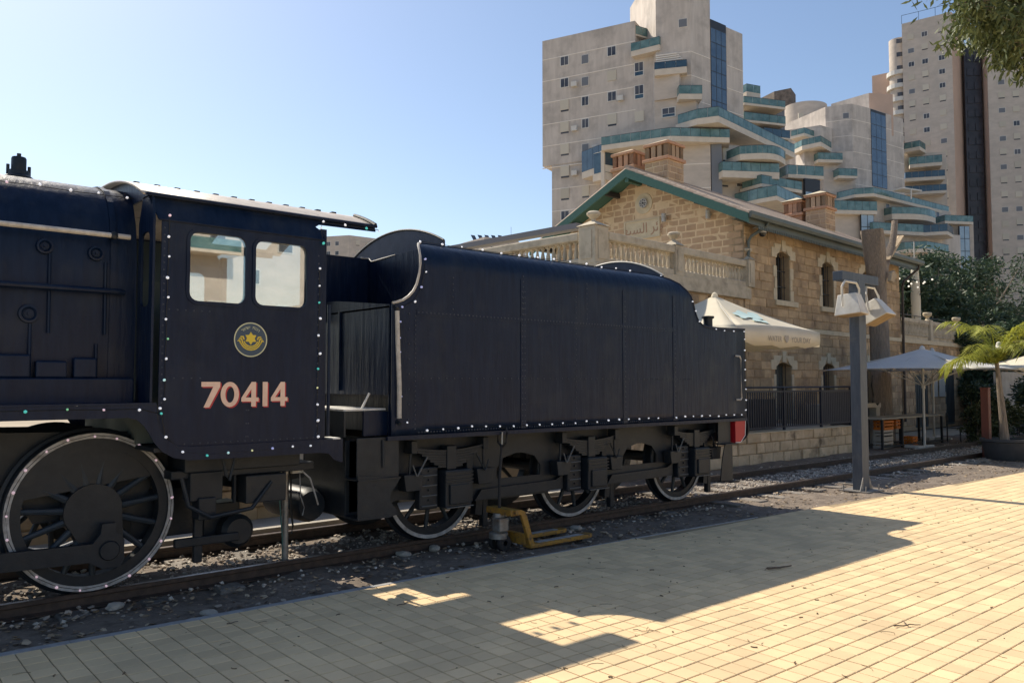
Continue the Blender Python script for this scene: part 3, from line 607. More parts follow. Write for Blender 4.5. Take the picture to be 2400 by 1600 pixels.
# ================================================================ light strings
BC = dict(w=(.92,.94,1.0), t=(.10,.62,.55), g=(.25,.62,.35), p=(.85,.62,.70), y=(.80,.80,.42), b=(.45,.48,.80), c=(.55,.85,.85))
def bulb_mesh(k):
    b = bmesh.new(); bmesh.ops.create_icosphere(b, subdivisions=1, radius=.0135)
    for v in b.verts: v.co.y *= 1.35
    me = bpy.data.meshes.new('bulb'); b.to_mesh(me); b.free()
    me.polygons.foreach_set('use_smooth', [True]*len(me.polygons))
    me.materials.append(M('bulb_'+k, BC[k], .3, emit=BC[k], estr=.30)); return me
BM = {k: bulb_mesh(k) for k in BC}
MAT['wire'] = M('light_cable', (.02,.02,.02), .6)
def light_string(label, runs, loc, rnd_cols=True, wire=True):
    root = tag(empty('light_string', loc), label, 'light string', 'fairy light strings on the train'); rr = random.Random(len(label)); m = MB()
    for run in runs:
        pts, cols = run
        for i, p in enumerate(pts):
            k = cols[i % len(cols)]
            if rr.random() < .04 and len(pts) > 8: continue
            inst('bulb', BM[k], Vector(p)-Vector(loc)+Vector((rr.uniform(-.012,.012), 0, rr.uniform(-.012,.012))), root, (rr.uniform(-.6,.6), rr.uniform(-.6,.6), 0), (rr.uniform(.75,1.1),)*3)
        if wire and len(pts) > 1: m.tube([(p[0]+rr.uniform(-.006,.006), p[1]+.012, p[2]+rr.uniform(-.006,.006)) for p in pts], .0035, 4)
    if wire: m.build('cable', MAT['wire'], root)
    return root
def lin(a, b, n): return [tuple(a[i]+(b[i]-a[i])*k/(n-1) for i in range(3)) for k in range(n)]
light_string('fairy lights edging the locomotive cab side and running board', [
  (lin((-3.17,-1.335,3.22),(-3.18,-1.335,1.64),10), 'pwwwwwgwcw'),
  ([(-4.75+.272*i,-1.35,1.575) for i in range(6)]+[(-3.22,-1.35,1.53)], 'cwtgpwtty'),
  ([(-3.22,-1.345,1.58),(-3.17,-1.345,1.33),(-3.02,-1.345,1.195),(-2.82,-1.345,1.165),(-2.62,-1.345,1.168),(-2.40,-1.345,1.172),(-2.20,-1.345,1.176),(-2.0,-1.345,1.18),(-1.82,-1.345,1.185)], 'wwwtcybww'),
  (lin((-1.745,-1.335,1.26),(-1.735,-1.335,2.9),11), 'wwwytwwwtww'), ([(-1.70,-1.335,3.16),(-1.72,-1.325,3.29),(-1.71,-1.32,3.36),(-1.46,-1.32,3.37),(-1.22,-1.32,3.37),(-1.06,-1.32,3.36)], 'twwwtw')], (-2.4,-1.34,1.2))
light_string('fairy lights along the locomotive firebox shoulder', [([(-4.75+.235*i,-.735,3.455) for i in range(8)], 'wwpwwwwy')], (-4,-.73,3.45))
top = [(-.40+.295*i, -tprof(3.325)-.02, 3.345) for i in range(14)]
light_string('fairy lights round the edge of the tender side', [
  ([(-.78,-1.335,2.58),(-.63,-1.335,2.66),(-.53,-1.335,2.80),(-.49,-1.335,2.98),(-.475,-1.31,3.13),(-.46,-1.20,3.24)], 'bw'),
  (lin((-.80,-1.335,2.42),(-.79,-1.335,1.50),7), 'b'), ([(-.70,-1.335,1.36)], 'w'),
  (top, 'w'), ([(3.80,-1.12,3.32),(4.0,-1.19,3.255),(4.16,-1.27,3.15),(4.29,-1.325,2.98),(4.35,-1.335,2.83),(4.44,-1.335,2.68),(4.60,-1.335,2.60),(4.86,-1.335,2.58),(5.08,-1.335,2.585),(5.32,-1.335,2.585),(5.60,-1.335,2.585)], 'w'),
  ([(-.45+.205*i,-1.335,1.29) for i in range(30)], 'w'), (lin((5.62,-1.335,1.36),(5.62,-1.335,2.45),8), 'w')], (2.3,-1.33,1.3))
wl = []
for k in range(21): a = 2*pi*k/21+.1; wl.append((-3.58+.653*cos(a), -.815, RW+.653*sin(a)))
light_string('fairy lights ringed round the rim of the large driving wheel', [(wl+[wl[0]], 'p')], (-3.58,-.81,RW))
# ================================================================ pole with electrical box
bx_, by_ = -1.72, -.62
pl = tag(empty('cable_pole', (bx_, by_, -.13)), 'grey steel pole with white electrical boxes below the cab', 'pole')
MAT['galv'] = M('galvanised_steel', (.34,.33,.31), .5, .5, col2=(.22,.20,.18), scale=12, dust=(.20,.12,.07), dlo=.55, dhi=.8, dscale=5)
MB().tube([(bx_,by_,-.15),(bx_,by_,.98)], .032, 14).build('pipe', MAT['galv'], pl, smooth=True)
for z in (.3,.48): MB().lathe([(.032,z-.012),(.037,z-.01),(.037,z+.01),(.032,z+.012)], (bx_,by_,0), 'z', 14).build('clamp', MAT['galv'], pl)
for x0, x1 in ((bx_-.145,bx_-.02),(bx_+.02,bx_+.145)):
    o = MB().box(x0,x1,by_-.10,by_-.04,.86,1.06).build('electrical_box', MAT['white'], pl, bevel=.008)
    MB().box(x0+.02,x1-.02,by_-.104,by_-.10,.90,1.0).build('box_panel', M('box_window', (.04,.045,.09), .3), o)
MB().tube([(bx_-.11,by_-.05,.86),(bx_-.09,by_-.05,.6),(bx_-.05,by_-.045,.2),(bx_-.055,by_-.04,-.1)], .007, 6).build('cable', M('teal_cable', (.05,.14,.13), .5), pl)
MB().tube([(bx_+.03,by_-.05,.9),(bx_+.035,by_-.05,.5),(bx_+.06,by_-.05,.32),(bx_+.045,by_-.05,.25)], .01, 6).build('cable', MAT['wire'], pl)
MB().tube([(bx_+.13,by_-.05,.86),(bx_+.14,by_-.05,.62),(bx_+.18,by_-.06,.5),(bx_+.16,by_-.06,.42)], .006, 6).build('cable', MAT['greyw'], pl)
# ================================================================ pallet truck
MAT['yel'] = M('worn_yellow_paint', (.42,.22,.03), .6, col2=(.28,.15,.035), scale=10, dust=(.10,.07,.05), dlo=.52, dhi=.66, dscale=16)
MAT['rub'] = M('rubber', (.02,.02,.022), .7)
px_, py_ = .62, -1.34
pt = tag(empty('pallet_truck', (px_, py_, -.12)), 'worn yellow pallet truck with black handle parked beside the tender', 'pallet truck')
ya, yb = py_-.22, py_+.22
def fork(y0):
    z = -.045
    m = MB(); m.prism([(px_+.16,y0-.075),(px_+1.12,y0-.075),(px_+1.2,y0-.045),(px_+1.22,y0),(px_+1.2,y0+.045),(px_+1.12,y0+.075),(px_+.16,y0+.075)], z-.045, z, 'z'); o = m.build('fork', MAT['yel'], pt, bevel=.008)
    MB().box(px_+.3,px_+1.05,y0-.045,y0+.045,z+.0005,z+.003).build('fork_pad', MAT['greyw'], o)
    MB().tube([(px_+1.0,y0-.04,-.085),(px_+1.0,y0+.04,-.085)], .036, 12).build('load_roller', MAT['rub'], o)
fork(ya); fork(yb)
m = MB(); m.prism([(px_+.17,-.09),(px_+.24,-.09),(px_+.09,.33),(px_+.02,.36),(px_-.06,.36),(px_-.06,.31),(px_+.02,.30)], ya-.06, ya-.02, 'y'); m.build('side_frame', MAT['yel'], pt, bevel=.006)
m = MB(); m.prism([(px_+.17,-.09),(px_+.24,-.09),(px_+.09,.33),(px_+.02,.36),(px_-.06,.36),(px_-.06,.31),(px_+.02,.30)], yb-.06, yb-.02, 'y'); m.build('side_frame', MAT['yel'], pt, bevel=.006)
MB().box(px_-.10,px_+.03,ya-.02,yb-.02,.29,.36).build('top_plate', MAT['yel'], pt, bevel=.01)
MB().box(px_+.13,px_+.2,ya,yb-.06,-.06,.06).build('cross_plate', MAT['yel'], pt, bevel=.006)
MB().lathe([(0,.30),(.06,.30),(.07,.26),(.07,.10),(.11,.08),(.11,.02),(0,.02)], (px_-.08,py_,0), 'z', 18).build('pump', MAT['galv'], pt, smooth=True); MB().box(px_-.16,px_-.02,py_-.12,py_+.02,.10,.26).build('pump_block', MAT['galv'], pt, bevel=.02)
for d in (-.07,.07): MB().lathe([(.03,-.03+d),(.085,-.03+d),(.092,-.02+d),(.092,.02+d),(.085,.03+d),(.03,.03+d)], (px_-.06,py_,-.03), 'y', 24).build('steer_wheel', MAT['rub'], pt, smooth=True)
hx = px_-.07
hd = MB().tube([(hx,py_,.28),(hx+.01,py_,.75),(hx+.045,py_,1.06)], .018, 10).build('handle_shaft', MAT['rub'], pt, smooth=True)
MB().tube([(hx+.045,py_,1.04),(hx+.045,py_-.07,1.10),(hx+.05,py_-.085,1.22),(hx+.055,py_-.06,1.265),(hx+.055,py_+.06,1.265),(hx+.05,py_+.085,1.22),(hx+.045,py_+.07,1.10),(hx+.045,py_,1.04)], .013, 8).build('handle_loop', MAT['rub'], hd, smooth=True)
MB().tube([(hx+.035,py_-.01,1.08),(hx+.04,py_-.01,1.22)], .008, 6).build('release_lever', MAT['cream'], hd)
# ================================================================ lamp post with two floodlights
MAT['lamp'] = M('lamp_post_steel', (.045,.058,.08), .5, 0., col2=(.07,.085,.11), scale=5, stretch=(3,3,.6), dust=(.15,.145,.135), dlo=.6, dhi=.9, dscale=3)
MAT['flood'] = M('floodlight_white', (.66,.64,.58), .5, col2=(.52,.49,.43), scale=5); MAT['lens'] = M('floodlight_glass', (.42,.31,.17), .25, col2=(.36,.26,.14), scale=6)
LX, LY = 8.55, -1.74
lp = tag(empty('lamp_post', (LX, LY, -.12)), 'dark steel lamp post with T arm and two white floodlights', 'lamp post')
m = MB(); m.prism([(LX-.13,LY-.09),(LX+.13,LY-.09),(LX+.13,LY-.075),(LX+.012,LY-.06),(LX+.012,LY+.06),(LX+.13,LY+.075),(LX+.13,LY+.09),(LX-.13,LY+.09),(LX-.13,LY+.05),(LX-.13,LY-.05)], -.09, 3.60, 'z'); m.build('post', MAT['lamp'], lp, bevel=.006)
MB().box(7.86,9.22,LY-.085,LY+.095,3.54,3.70).build('cross_arm', MAT['lamp'], lp, bevel=.006)
bp = MB().box(LX-.30,LX+.30,LY-.26,LY+.26,-.105,-.088).build('base_plate', MAT['galv'], lp)
for dx in (-.24,.24):
    for dy in (-.2,.2): MB().tube([(LX+dx,LY+dy,-.09),(LX+dx,LY+dy,.0)], .014, 8).build('anchor_bolt', MAT['galv'], bp)
for dx, dy in ((-.2,-.09),(.2,-.09)): MB().add([(LX+dx*.65,LY+dy,-.088),(LX+dx*1.25,LY+dy,-.088),(LX+dx*.65,LY+dy,.14)], [(0,1,2)]).build('gusset', MAT['galv'], bp, solid=.012)
def flood(x, y, z, rx, rz, hgt=.36):
    R = Matrix.Rotation(rz, 4, 'Z') @ Matrix.Rotation(rx, 4, 'X'); o = Vector((x, y, z)); T = lambda p: o+(R @ Vector(p))
    def fr(a0, b0, z0, a1, b1, z1): return [T((-a0,-b0,z0)),T((a0,-b0,z0)),T((a0,b0,z0)),T((-a0,b0,z0)),T((-a1,-b1,z1)),T((a1,-b1,z1)),T((a1,b1,z1)),T((-a1,b1,z1))]
    F = [(0,3,2,1),(4,5,6,7),(0,1,5,4),(1,2,6,5),(2,3,7,6),(3,0,4,7)]
    b = MB().add(fr(.29,.22,-hgt,.18,.15,0), F).build('floodlight', MAT['flood'], lp, bevel=.01)
    MB().add(fr(.275,.205,-hgt-.006,.275,.205,-hgt+.002), F).build('lens', MAT['lens'], b)
    return b
b1 = flood(8.10, LY-.08, 3.30, radians(-6), radians(12))
MB().tube([(7.80,LY-.1,3.08),(7.80,LY-.1,3.42),(7.90,LY-.1,3.52),(8.32,LY-.1,3.52),(8.42,LY-.1,3.42),(8.42,LY-.1,3.08)], .022, 4).build('bracket', MAT['flood'], b1)
b2 = flood(9.02, LY-.02, 3.22, radians(-28), radians(8))
MB().tube([(8.78,LY-.1,3.05),(8.78,LY-.05,3.36),(8.86,LY-.02,3.50),(9.18,LY-.02,3.50),(9.27,LY-.05,3.36),(9.27,LY-.1,3.05)], .022, 4).build('bracket', MAT['flood'], b2)
# ================================================================ station building
MAT.update(
 sand=M('sandstone', (.50,.36,.215), .9, col2=(.38,.27,.16), scale=2.6, rnd=.22, bump=.03, bscale=11, dust=(.25,.175,.115), dscale=1.4, dlo=.48, dhi=.70),
 sand2=M('gable_sandstone', (.50,.35,.225), .9, col2=(.41,.28,.18), scale=3, rnd=.13, bump=.006, bscale=22),
 mort=M('pale_mortar', (.66,.51,.34), .95, col2=(.58,.445,.295), scale=5), mort2=M('wall_mortar', (.44,.325,.20), .95, col2=(.33,.245,.155), scale=5),
 trim=M('pale_trim_stone', (.58,.50,.36), .85, col2=(.49,.42,.30), scale=5, bump=.004, bscale=20), balu=M('balustrade_stone', (.52,.455,.35), .88, col2=(.43,.375,.285), scale=4, bump=.004, bscale=24, dust=(.28,.24,.185), dscale=2),
 green=M('green_timber', (.045,.115,.095), .55, col2=(.055,.135,.11), scale=4, stretch=(1,4,4)), gutter=M('gutter_paint', (.085,.105,.095), .5, col2=(.11,.125,.11), scale=3),
 tile=M('roof_tile', (.34,.25,.19), .8, col2=(.42,.34,.27), scale=6, rnd=.15), brick=M('chimney_brick', (.56,.315,.19), .85, col2=(.47,.265,.165), scale=7, rnd=.12, bump=.005),
 iron=M('iron', (.025,.026,.028), .5), dark=M('dark_glass', (.012,.014,.018), .08, spec=.6), blue_door=M('blue_door', (.02,.03,.07), .4), greydoor=M('grey_shutter', (.07,.085,.085), .5),
 bark=M('dead_wood', (.36,.295,.235), .9, col2=(.22,.175,.135), scale=5, stretch=(9,9,.7), bump=.06, bscale=6), cut=M('cut_wood', (.46,.36,.24), .85, col2=(.38,.29,.19), scale=8),
 wallst=M('retaining_stone', (.66,.51,.34), .9, col2=(.50,.37,.23), scale=2.5, rnd=.14, bump=.015, bscale=12, dust=(.20,.145,.095), dscale=2.2, dlo=.55, dhi=.72),
)
SA = radians(3.45)
stn = tag(empty('station_building', (15.51, 5.0, 0), SA), 'old sandstone station house with green gable roof and brick chimneys', 'building')
def L(m, name, mat, par=None, **k): return m.build(name, mat, par or stn, local=True, **k)
rs = random.Random(11)
class Stones:
    def __init__(s): s.items = []
    def wall(s, u0, u1, v0, v1, course, lens, mp, holes=(), clip=None, gap=.014, dep=(.012,.035)):
        v = v0; row = 0
        while v < v1-.05:
            h_ = min(course*rs.uniform(.92, 1.08), v1-v); u = u0-rs.uniform(0, lens[1])*.6
            while u < u1:
                w_ = rs.uniform(*lens); a, b = max(u, u0), min(u+w_, u1); u += w_
                segs = [(a, b)]
                for (h0, h1, g0, g1) in holes:
                    if v+h_ > g0 and v < g1:
                        ns = []
                        for (p, q) in segs:
                            if q <= h0 or p >= h1: ns.append((p, q)); continue
                            if p < h0: ns.append((p, h0))
                            if q > h1: ns.append((h1, q))
                        segs = ns
                for (p, q) in segs:
                    if q-p < .07: continue
                    if clip and v+h_*.7 > clip((p+q)/2): continue
                    s.items.append((p+gap/2, q-gap/2, v+gap/2, v+h_-gap/2, rs.uniform(*dep), mp))
            v += h_; row += 1
    def geo(s, it):
        a, b, c, d, e, mp = it; k = .014; j = lambda: rs.uniform(-.007, .007); m = MB()
        P = [mp(a, c, -.05), mp(b, c, -.05), mp(b, d, -.05), mp(a, d, -.05)]
        Q = [mp(a+k+j(), c+k+j(), e+j()), mp(b-k+j(), c+k+j(), e+j()), mp(b-k+j(), d-k+j(), e+j()), mp(a+k+j(), d-k+j(), e+j())]
        R = [mp(a, c, e-k), mp(b, c, e-k), mp(b, d, e-k), mp(a, d, e-k)]
        return m.add(P+R+Q, [(0,1,5,4),(1,2,6,5),(2,3,7,6),(3,0,4,7),(4,5,9,8),(5,6,10,9),(6,7,11,10),(7,4,8,11),(8,9,10,11)])
def emit_stones(st, par, mat, nmax, key, name='stone'):
    its = sorted(st.items, key=key); rest = MB()
    for i, it in enumerate(its):
        g = st.geo(it)
        if i < nmax: g.build(name, mat, par, local=True)
        else: rest.add(g.v, g.f)
    if rest.v: tag(rest.build(name+'_field', mat, par, local=True), kind='stuff')
mpL = lambda u, v, d: (u, -d, v)          # long wall facing the track
mpG = lambda u, v, d: (-d, u, v)          # gable
WID, LEN, EAV = 7.5, 12.3, 6.78
wins = [(1.97,2.86,4.36,5.80),(5.20,6.10,4.36,5.80),(8.6,9.45,4.36,5.80)]; lows = [(1.82,2.87,.6,2.28),(5.12,6.02,.6,2.30),(8.5,9.4,.6,2.3)]
def archhole(x0, x1, z0, z1, r=.12): return [(x0,z0),(x1,z0)]+[(x1-(x1-x0)*k/8, z1+r*sin(pi*k/8)) for k in range(9)]
holes = [archhole(*w) for w in wins]+[archhole(*w) for w in lows]
L(MB().prism([(0,-.2),(LEN,-.2),(LEN,EAV),(0,EAV)], .0, .5, 'y', holes), 'wall', MAT['mort2'])
L(MB().prism([(.5,-.2),(WID,-.2),(WID,EAV),(WID/2,EAV+.48*WID/2),(0,EAV),(.0,4.4),(.5,4.4)], .0, .5, 'x'), 'gable_wall', MAT['mort'])
L(MB().box(LEN-.5,LEN,.5,WID,-.2,EAV), 'wall', MAT['mort2']); L(MB().box(.5,LEN-.5,WID-.5,WID,-.2,EAV), 'wall', MAT['mort2'])
S1 = Stones()
hr_ = [(a-.02, b+.02, c, d+.14) for a, b, c, d in wins]+[(a-.02, b+.02, c, d+.14) for a, b, c, d in lows]
S1.wall(0, LEN, .6, 3.40, .27, (.35,.75), mpL, hr_); S1.wall(0, LEN, 3.56, EAV-.02, .27, (.35,.75), mpL, hr_)
emit_stones(S1, stn, MAT['sand'], 150, lambda it: it[0]*1.0+(0 if it[2] > 3.4 or it[0] > 1.2 else 20)-(it[1]-it[0])*6)
S2 = Stones(); S2.wall(0, WID, 4.6, 8.6, .213, (.26,.52), mpG, [(2.95,4.42,6.5,7.16),(3.28,3.95,7.28,8.05)], clip=lambda y: EAV+.48*min(y, WID-y)-.02, gap=.028, dep=(.0025,.006))
emit_stones(S2, stn, MAT['sand2'], 150, lambda it: it[0]*1.0+(0 if it[2] > 5.3 else 20)-(it[1]-it[0])*3)
# string course, windows
L(MB().box(-.03,LEN+.03,-.05,.1,3.40,3.555), 'string_course', MAT['trim'], bevel=.01)
def surround(x0, x1, z0, z1, sill=True, door=None):
    wn_ = L(MB().prism(archhole(x0,x1,z0,z1), .30, .32, 'y'), 'window' if sill else 'doorway', door or MAT['dark'])
    c = (x0+x1)/2
    for (a, b, p, q, e) in ((x0-.32,x0+.16,z1-.10,z1+.20,.045),(x1-.16,x1+.36,z1-.10,z1+.20,.045),(c-.12,c+.12,z1+.13,z1+.48,.06),(x0-.14,c-.125,z1+.17,z1+.34,.04),(c+.125,x1+.14,z1+.17,z1+.34,.04)):
        o = MB().box(a,b,-e,.05,p,q) if not (a < x0 < b or a < x1 < b) else (MB().prism([(a,p),(x0-.0,p),(x0,z1),(x0+.16,z1+.075),(b,q),(a,q)], -e, .05, 'y') if a < x0 < b else MB().prism([(b,p),(x1,p),(x1,z1),(x1-.16,z1+.075),(a,q),(b,q)], -e, .05, 'y'))
        L(o, 'lintel_stone', MAT['trim'], wn_, bevel=.008)
    for k in range(int((z1-.1-z0)/.36)):
        z = z0+.36*k
        for s_, xe in ((-1, x0), (1, x1)):
            w_ = .14 if k % 2 else .22; a, b = (xe-w_, xe-.001) if s_ < 0 else (xe+.001, xe+w_)
            L(MB().box(a,b,-.035,.29,z+.004,z+.352), 'jamb_stone', MAT['trim'], wn_)
    if sill: L(MB().box(x0-.18,x1+.42,-.10,.3,z0-.17,z0-.002), 'sill', MAT['trim'], wn_, bevel=.01)
    for k in range(5):
        x = x0+(x1-x0)*(k+.5)/5; L(MB().tube([(x,.14,z0),(x,.14,z1+.1)], .011, 6), 'bar', MAT['iron'], wn_)
    for z in (z0+.45, z0+.95): L(MB().box(x0,x1,.135,.145,z,z+.03), 'cross_bar', MAT['iron'], wn_)
    L(MB().box(c-.02,c+.02,.285,.30,z0,z1+.1), 'mullion', MAT['greydoor'], wn_)
for w_ in wins: surround(*w_)
for i, w_ in enumerate(lows): surround(*w_, sill=False, door=MAT['greydoor'] if i == 0 else MAT['blue_door'])
# gable ornaments
def disc_x(yc, zc, r, x0, x1, n=28): return MB().lathe([(0,x0),(r,x0),(r,x1),(0,x1)], (0,yc,zc), 'x', n)
md = L(disc_x(3.60, 7.66, .34, -.03, .02), 'medallion', MAT['trim'])
L(disc_x(3.57, 7.66, .155, -.12, -.03), 'medallion_boss', MAT['greyw'], md)
for k in range(8): a = 2*pi*k/8; L(MB().tube([(-.125,3.57+.1*cos(a),7.66+.1*sin(a)),(-.11,3.57+.1*cos(a),7.66+.1*sin(a))], .022, 8), 'medallion_hole', MAT['iron'], md)
L(MB().tube([(-.13,3.57,7.66),(-.11,3.57,7.66)], .03, 10), 'medallion_hole', MAT['iron'], md)
ip = L(MB().box(-.025,.03,2.96,4.40,6.50,7.13), 'inscription_panel', MAT['trim'])
for b in ((2.96,4.40,7.09,7.13),(2.96,4.40,6.50,6.54),(2.96,3.02,6.54,7.09),(4.34,4.40,6.54,7.09)): L(MB().box(-.05,-.025,*b), 'panel_edge', MAT['trim'], ip)
MAT['insc'] = M('carved_red', (.37,.23,.16), .85)
def otext(body, size, mat, loc, rot, par, name, ext=.004):
    cu = bpy.data.curves.new(name, 'FONT'); cu.body = body; cu.size = size; cu.extrude = ext; cu.align_x = 'CENTER'; cu.align_y = 'CENTER'
    o = bpy.data.objects.new(name, cu); COL.objects.link(o); dg = bpy.context.evaluated_depsgraph_get(); me = bpy.data.meshes.new_from_object(o.evaluated_get(dg)); bpy.data.objects.remove(o)
    if not me.polygons: return None
    me.materials.append(mat); o = bpy.data.objects.new(name, me); COL.objects.link(o); o.parent = par; o.location = loc; o.rotation_euler = rot; return o
otext('\uFECA\uFE92\uFEB4\uFEDF\uFE8D \uFEAE\uFE8C\uFE91', .46, MAT['insc'], (-.03,3.66,6.83), (pi/2,0,-pi/2), ip, 'inscription')
L(MB().box(-.04,.03,1.35,1.98,5.50,5.72), 'stone_block', MAT['trim'], bevel=.01)
for y, z in ((2.72,7.05),(1.10,6.92)):
    o = L(MB().lathe([(0,z-.13),(.075,z-.13),(.075,z+.13),(0,z+.13)], (-.16,y,0), 'z', 16), 'wall_lamp', MAT['greyw'], smooth=True); L(MB().box(-.1,.02,y-.03,y+.03,z-.02,z+.04), 'lamp_bracket', MAT['greyw'], o)
# roof
AP = (3.75, 8.60); SL = .48
def rz(y): return AP[1]-SL*abs(y-AP[0])
rf = L(MB().prism([(-.55,rz(-.55)),(3.75,8.60),(8.05,rz(8.05)),(8.05,rz(8.05)+.09),(3.75,8.69),(-.55,rz(-.55)+.09)], -.72, 13.1, 'x'), 'roof', MAT['green'])
for s_ in (-1, 1):
    y1 = AP[0]+s_*4.34
    L(MB().prism([(AP[0],8.43),(y1,8.43-SL*4.34),(y1,8.70-SL*4.34),(AP[0],8.70)], -.80, -.72, 'x'), 'bargeboard', MAT['green'], rf)
    for d in (.9,2.6,4.0):
        y = AP[0]+s_*d; L(MB().box(-.76,.3,y-.07,y+.07,rz(y)-.17,rz(y)-.02), 'purlin_end', MAT['iron'], rf)
L(MB().box(-.74,.1,AP[0]-.07,AP[0]+.07,8.28,8.46), 'ridge_beam', MAT['green'], rf)
tm = MB().lathe([(.085,0),(.075,.42)], (0,0,0), 'z', 8, 0, pi); tme = tm.build('roof_tile', MAT['tile'], None, smooth=True); tdat = tme.data; bpy.data.objects.remove(tme)
ang = math.atan(SL)
def tiles(x, s_, y):
    inst('roof_tile', tdat, (x, y, rz(y)+.10), rf, (0,0,0)).rotation_euler = Matrix(((1,0,0),(0,sin(0),1),(0,0,0))).to_euler() if False else (pi/2-(-ang if s_ > 0 else ang) if False else (pi/2+ang if s_ > 0 else -(pi/2+ang)), 0, 0 if s_ > 0 else 0)
tl = MB()
for i in range(12):                                     # verge tiles down both rakes
    for s_ in (-1, 1):
        for x in (-.70,-.50):
            y0, y1 = AP[0]+s_*(.36*i), AP[0]+s_*(.36*(i+1)+.04); o = MB().tube([(x,y0,rz(y0)+.10),(x,y1,rz(y1)+.125)], [.082,.07], 8); L(o, 'roof_tile', MAT['tile'], rf, smooth=True)
for i in range(64):
    x = -.5+.21*i; L(MB().tube([(x,-.60,rz(-.6)+.10),(x,-.18,rz(-.18)+.105)], [.085,.07], 8), 'roof_tile', MAT['tile'], rf, smooth=True)
m = MB()
for i in range(64):
    x = -.395+.21*i; m.tube([(x,-.18,rz(-.18)+.10),(x,3.7,8.70)], .08, 6)
tag(L(m, 'tile_field', MAT['tile'], rf), kind='stuff')
L(MB().tube([(-.74,AP[0],8.74),(13.1,AP[0],8.74)], .11, 8), 'ridge_tile', MAT['tile'], rf)
L(MB().prism([(-.66,6.50),(-.55,6.50),(-.52,6.60),(-.52,6.68),(-.70,6.68),(-.70,6.58)], -.76, 13.2, 'x'), 'gutter', MAT['gutter'], rf)
L(MB().box(-.6,13.0,-.50,-.46,6.36,6.56), 'fascia', MAT['gutter'], rf); L(MB().box(-.6,13.0,-.46,.05,6.55,6.57), 'soffit', MAT['gutter'], rf)
m = MB()
for i in range(112): m.box(.0+.115*i, .065+.115*i, -.50, -.475, 6.27, 6.36)
tag(L(m, 'valance_teeth', MAT['gutter'], rf), kind='stuff')
dp = L(MB().tube([(.42,-.58,6.52),(.40,-.52,6.40),(.16,-.16,6.12),(.12,-.09,5.98),(.12,-.09,4.7)], .045, 10), 'downpipe', MAT['gutter'], smooth=True)
dp2 = L(MB().tube([(12.9,-.58,6.52),(12.9,-.56,6.36),(12.75,-.30,6.10),(12.42,-.14,5.85),(12.40,-.09,5.6),(12.40,-.09,.2)], .05, 10), 'downpipe', M('brown_pipe', (.05,.038,.032), .5), smooth=True)
def chimney(x, y, ztop, w_=.50, red=False):
    z0 = 7.2; mt = MAT['brick'] if red else MAT['sand2']
    sh = L(MB().box(x-w_,x+w_,y-w_,y+w_,z0,ztop-.70), 'chimney', MAT['brick'] if red else MAT['mort'], rf)
    if not red:
        st = Stones()
        for mp in (lambda u,v,d: (x-w_-d,u,v), lambda u,v,d: (u-y+x,y-w_-d,v)): st.wall(y-w_,y+w_,max(7.9,ztop-2.0),ztop-.72,.22,(.3,.5),mp,gap=.03,dep=(.008,.02))
        for it in st.items: L(st.geo(it), 'stone', mt, sh)
    L(MB().box(x-w_-.07,x+w_+.07,y-w_-.07,y+w_+.07,ztop-.70,ztop-.58), 'chimney_ledge', MAT['brick'], sh, bevel=.02)
    for i in range(4):
        t = -w_+.09+(2*w_-.18)*i/3
        for (a, b) in ((x-w_+.09,y+t),(x+w_-.09,y+t),(x+t,y-w_+.09),(x+t,y+w_-.09)): L(MB().box(a-.09,a+.09,b-.085,b+.085,ztop-.58,ztop-.16), 'flue_pier', MAT['sand2'] if not red else MAT['brick'], sh)
    L(MB().box(x-w_+.2,x+w_-.2,y-w_+.2,y+w_-.2,ztop-.58,ztop-.17), 'flue', MAT['iron'], sh)
    L(MB().box(x-w_-.05,x+w_+.05,y-w_-.05,y+w_+.05,ztop-.16,ztop-.06), 'chimney_cap', MAT['brick'], sh, bevel=.015)
    L(MB().add([(x-.5,y-.5,ztop-.06),(x+.5,y-.5,ztop-.06),(x+.5,y+.5,ztop-.06),(x-.5,y+.5,ztop-.06),(x,y,ztop+.14)], [(0,1,4),(1,2,4),(2,3,4),(3,0,4)]), 'chimney_cap', MAT['trim'], sh)
chimney(1.5, 5.25, 9.98, .46, True); chimney(1.5, 3.82, 10.02, .47); chimney(10.2, 3.25, 9.30, .38, True); chimney(10.2, 2.25, 9.42, .42)
# security camera
cc = tag(empty('security_camera', stn.matrix_basis @ Vector((.53,-.05,6.3)) if False else (15.51+.53*cos(SA)+.05*sin(SA), 5.0+.53*sin(SA)-.05*cos(SA), 6.3), SA), 'white dome security camera under the station eave', 'camera')
MB().tube([(0,.05,.12),(0,-.18,.16),(0,-.26,.12)], .025, 8).build('arm', MAT['flood'], cc, local=True)
MB().lathe([(.03,.14),(.10,.10),(.115,.0),(.115,-.06)], (0,-.28,0), 'z', 20).build('housing', MAT['flood'], cc, local=True, smooth=True)
MB().lathe([(.105,-.06),(.10,-.11),(.07,-.16),(0,-.18)], (0,-.28,0), 'z', 20).build('dome', MAT['dark'], cc, local=True, smooth=True)
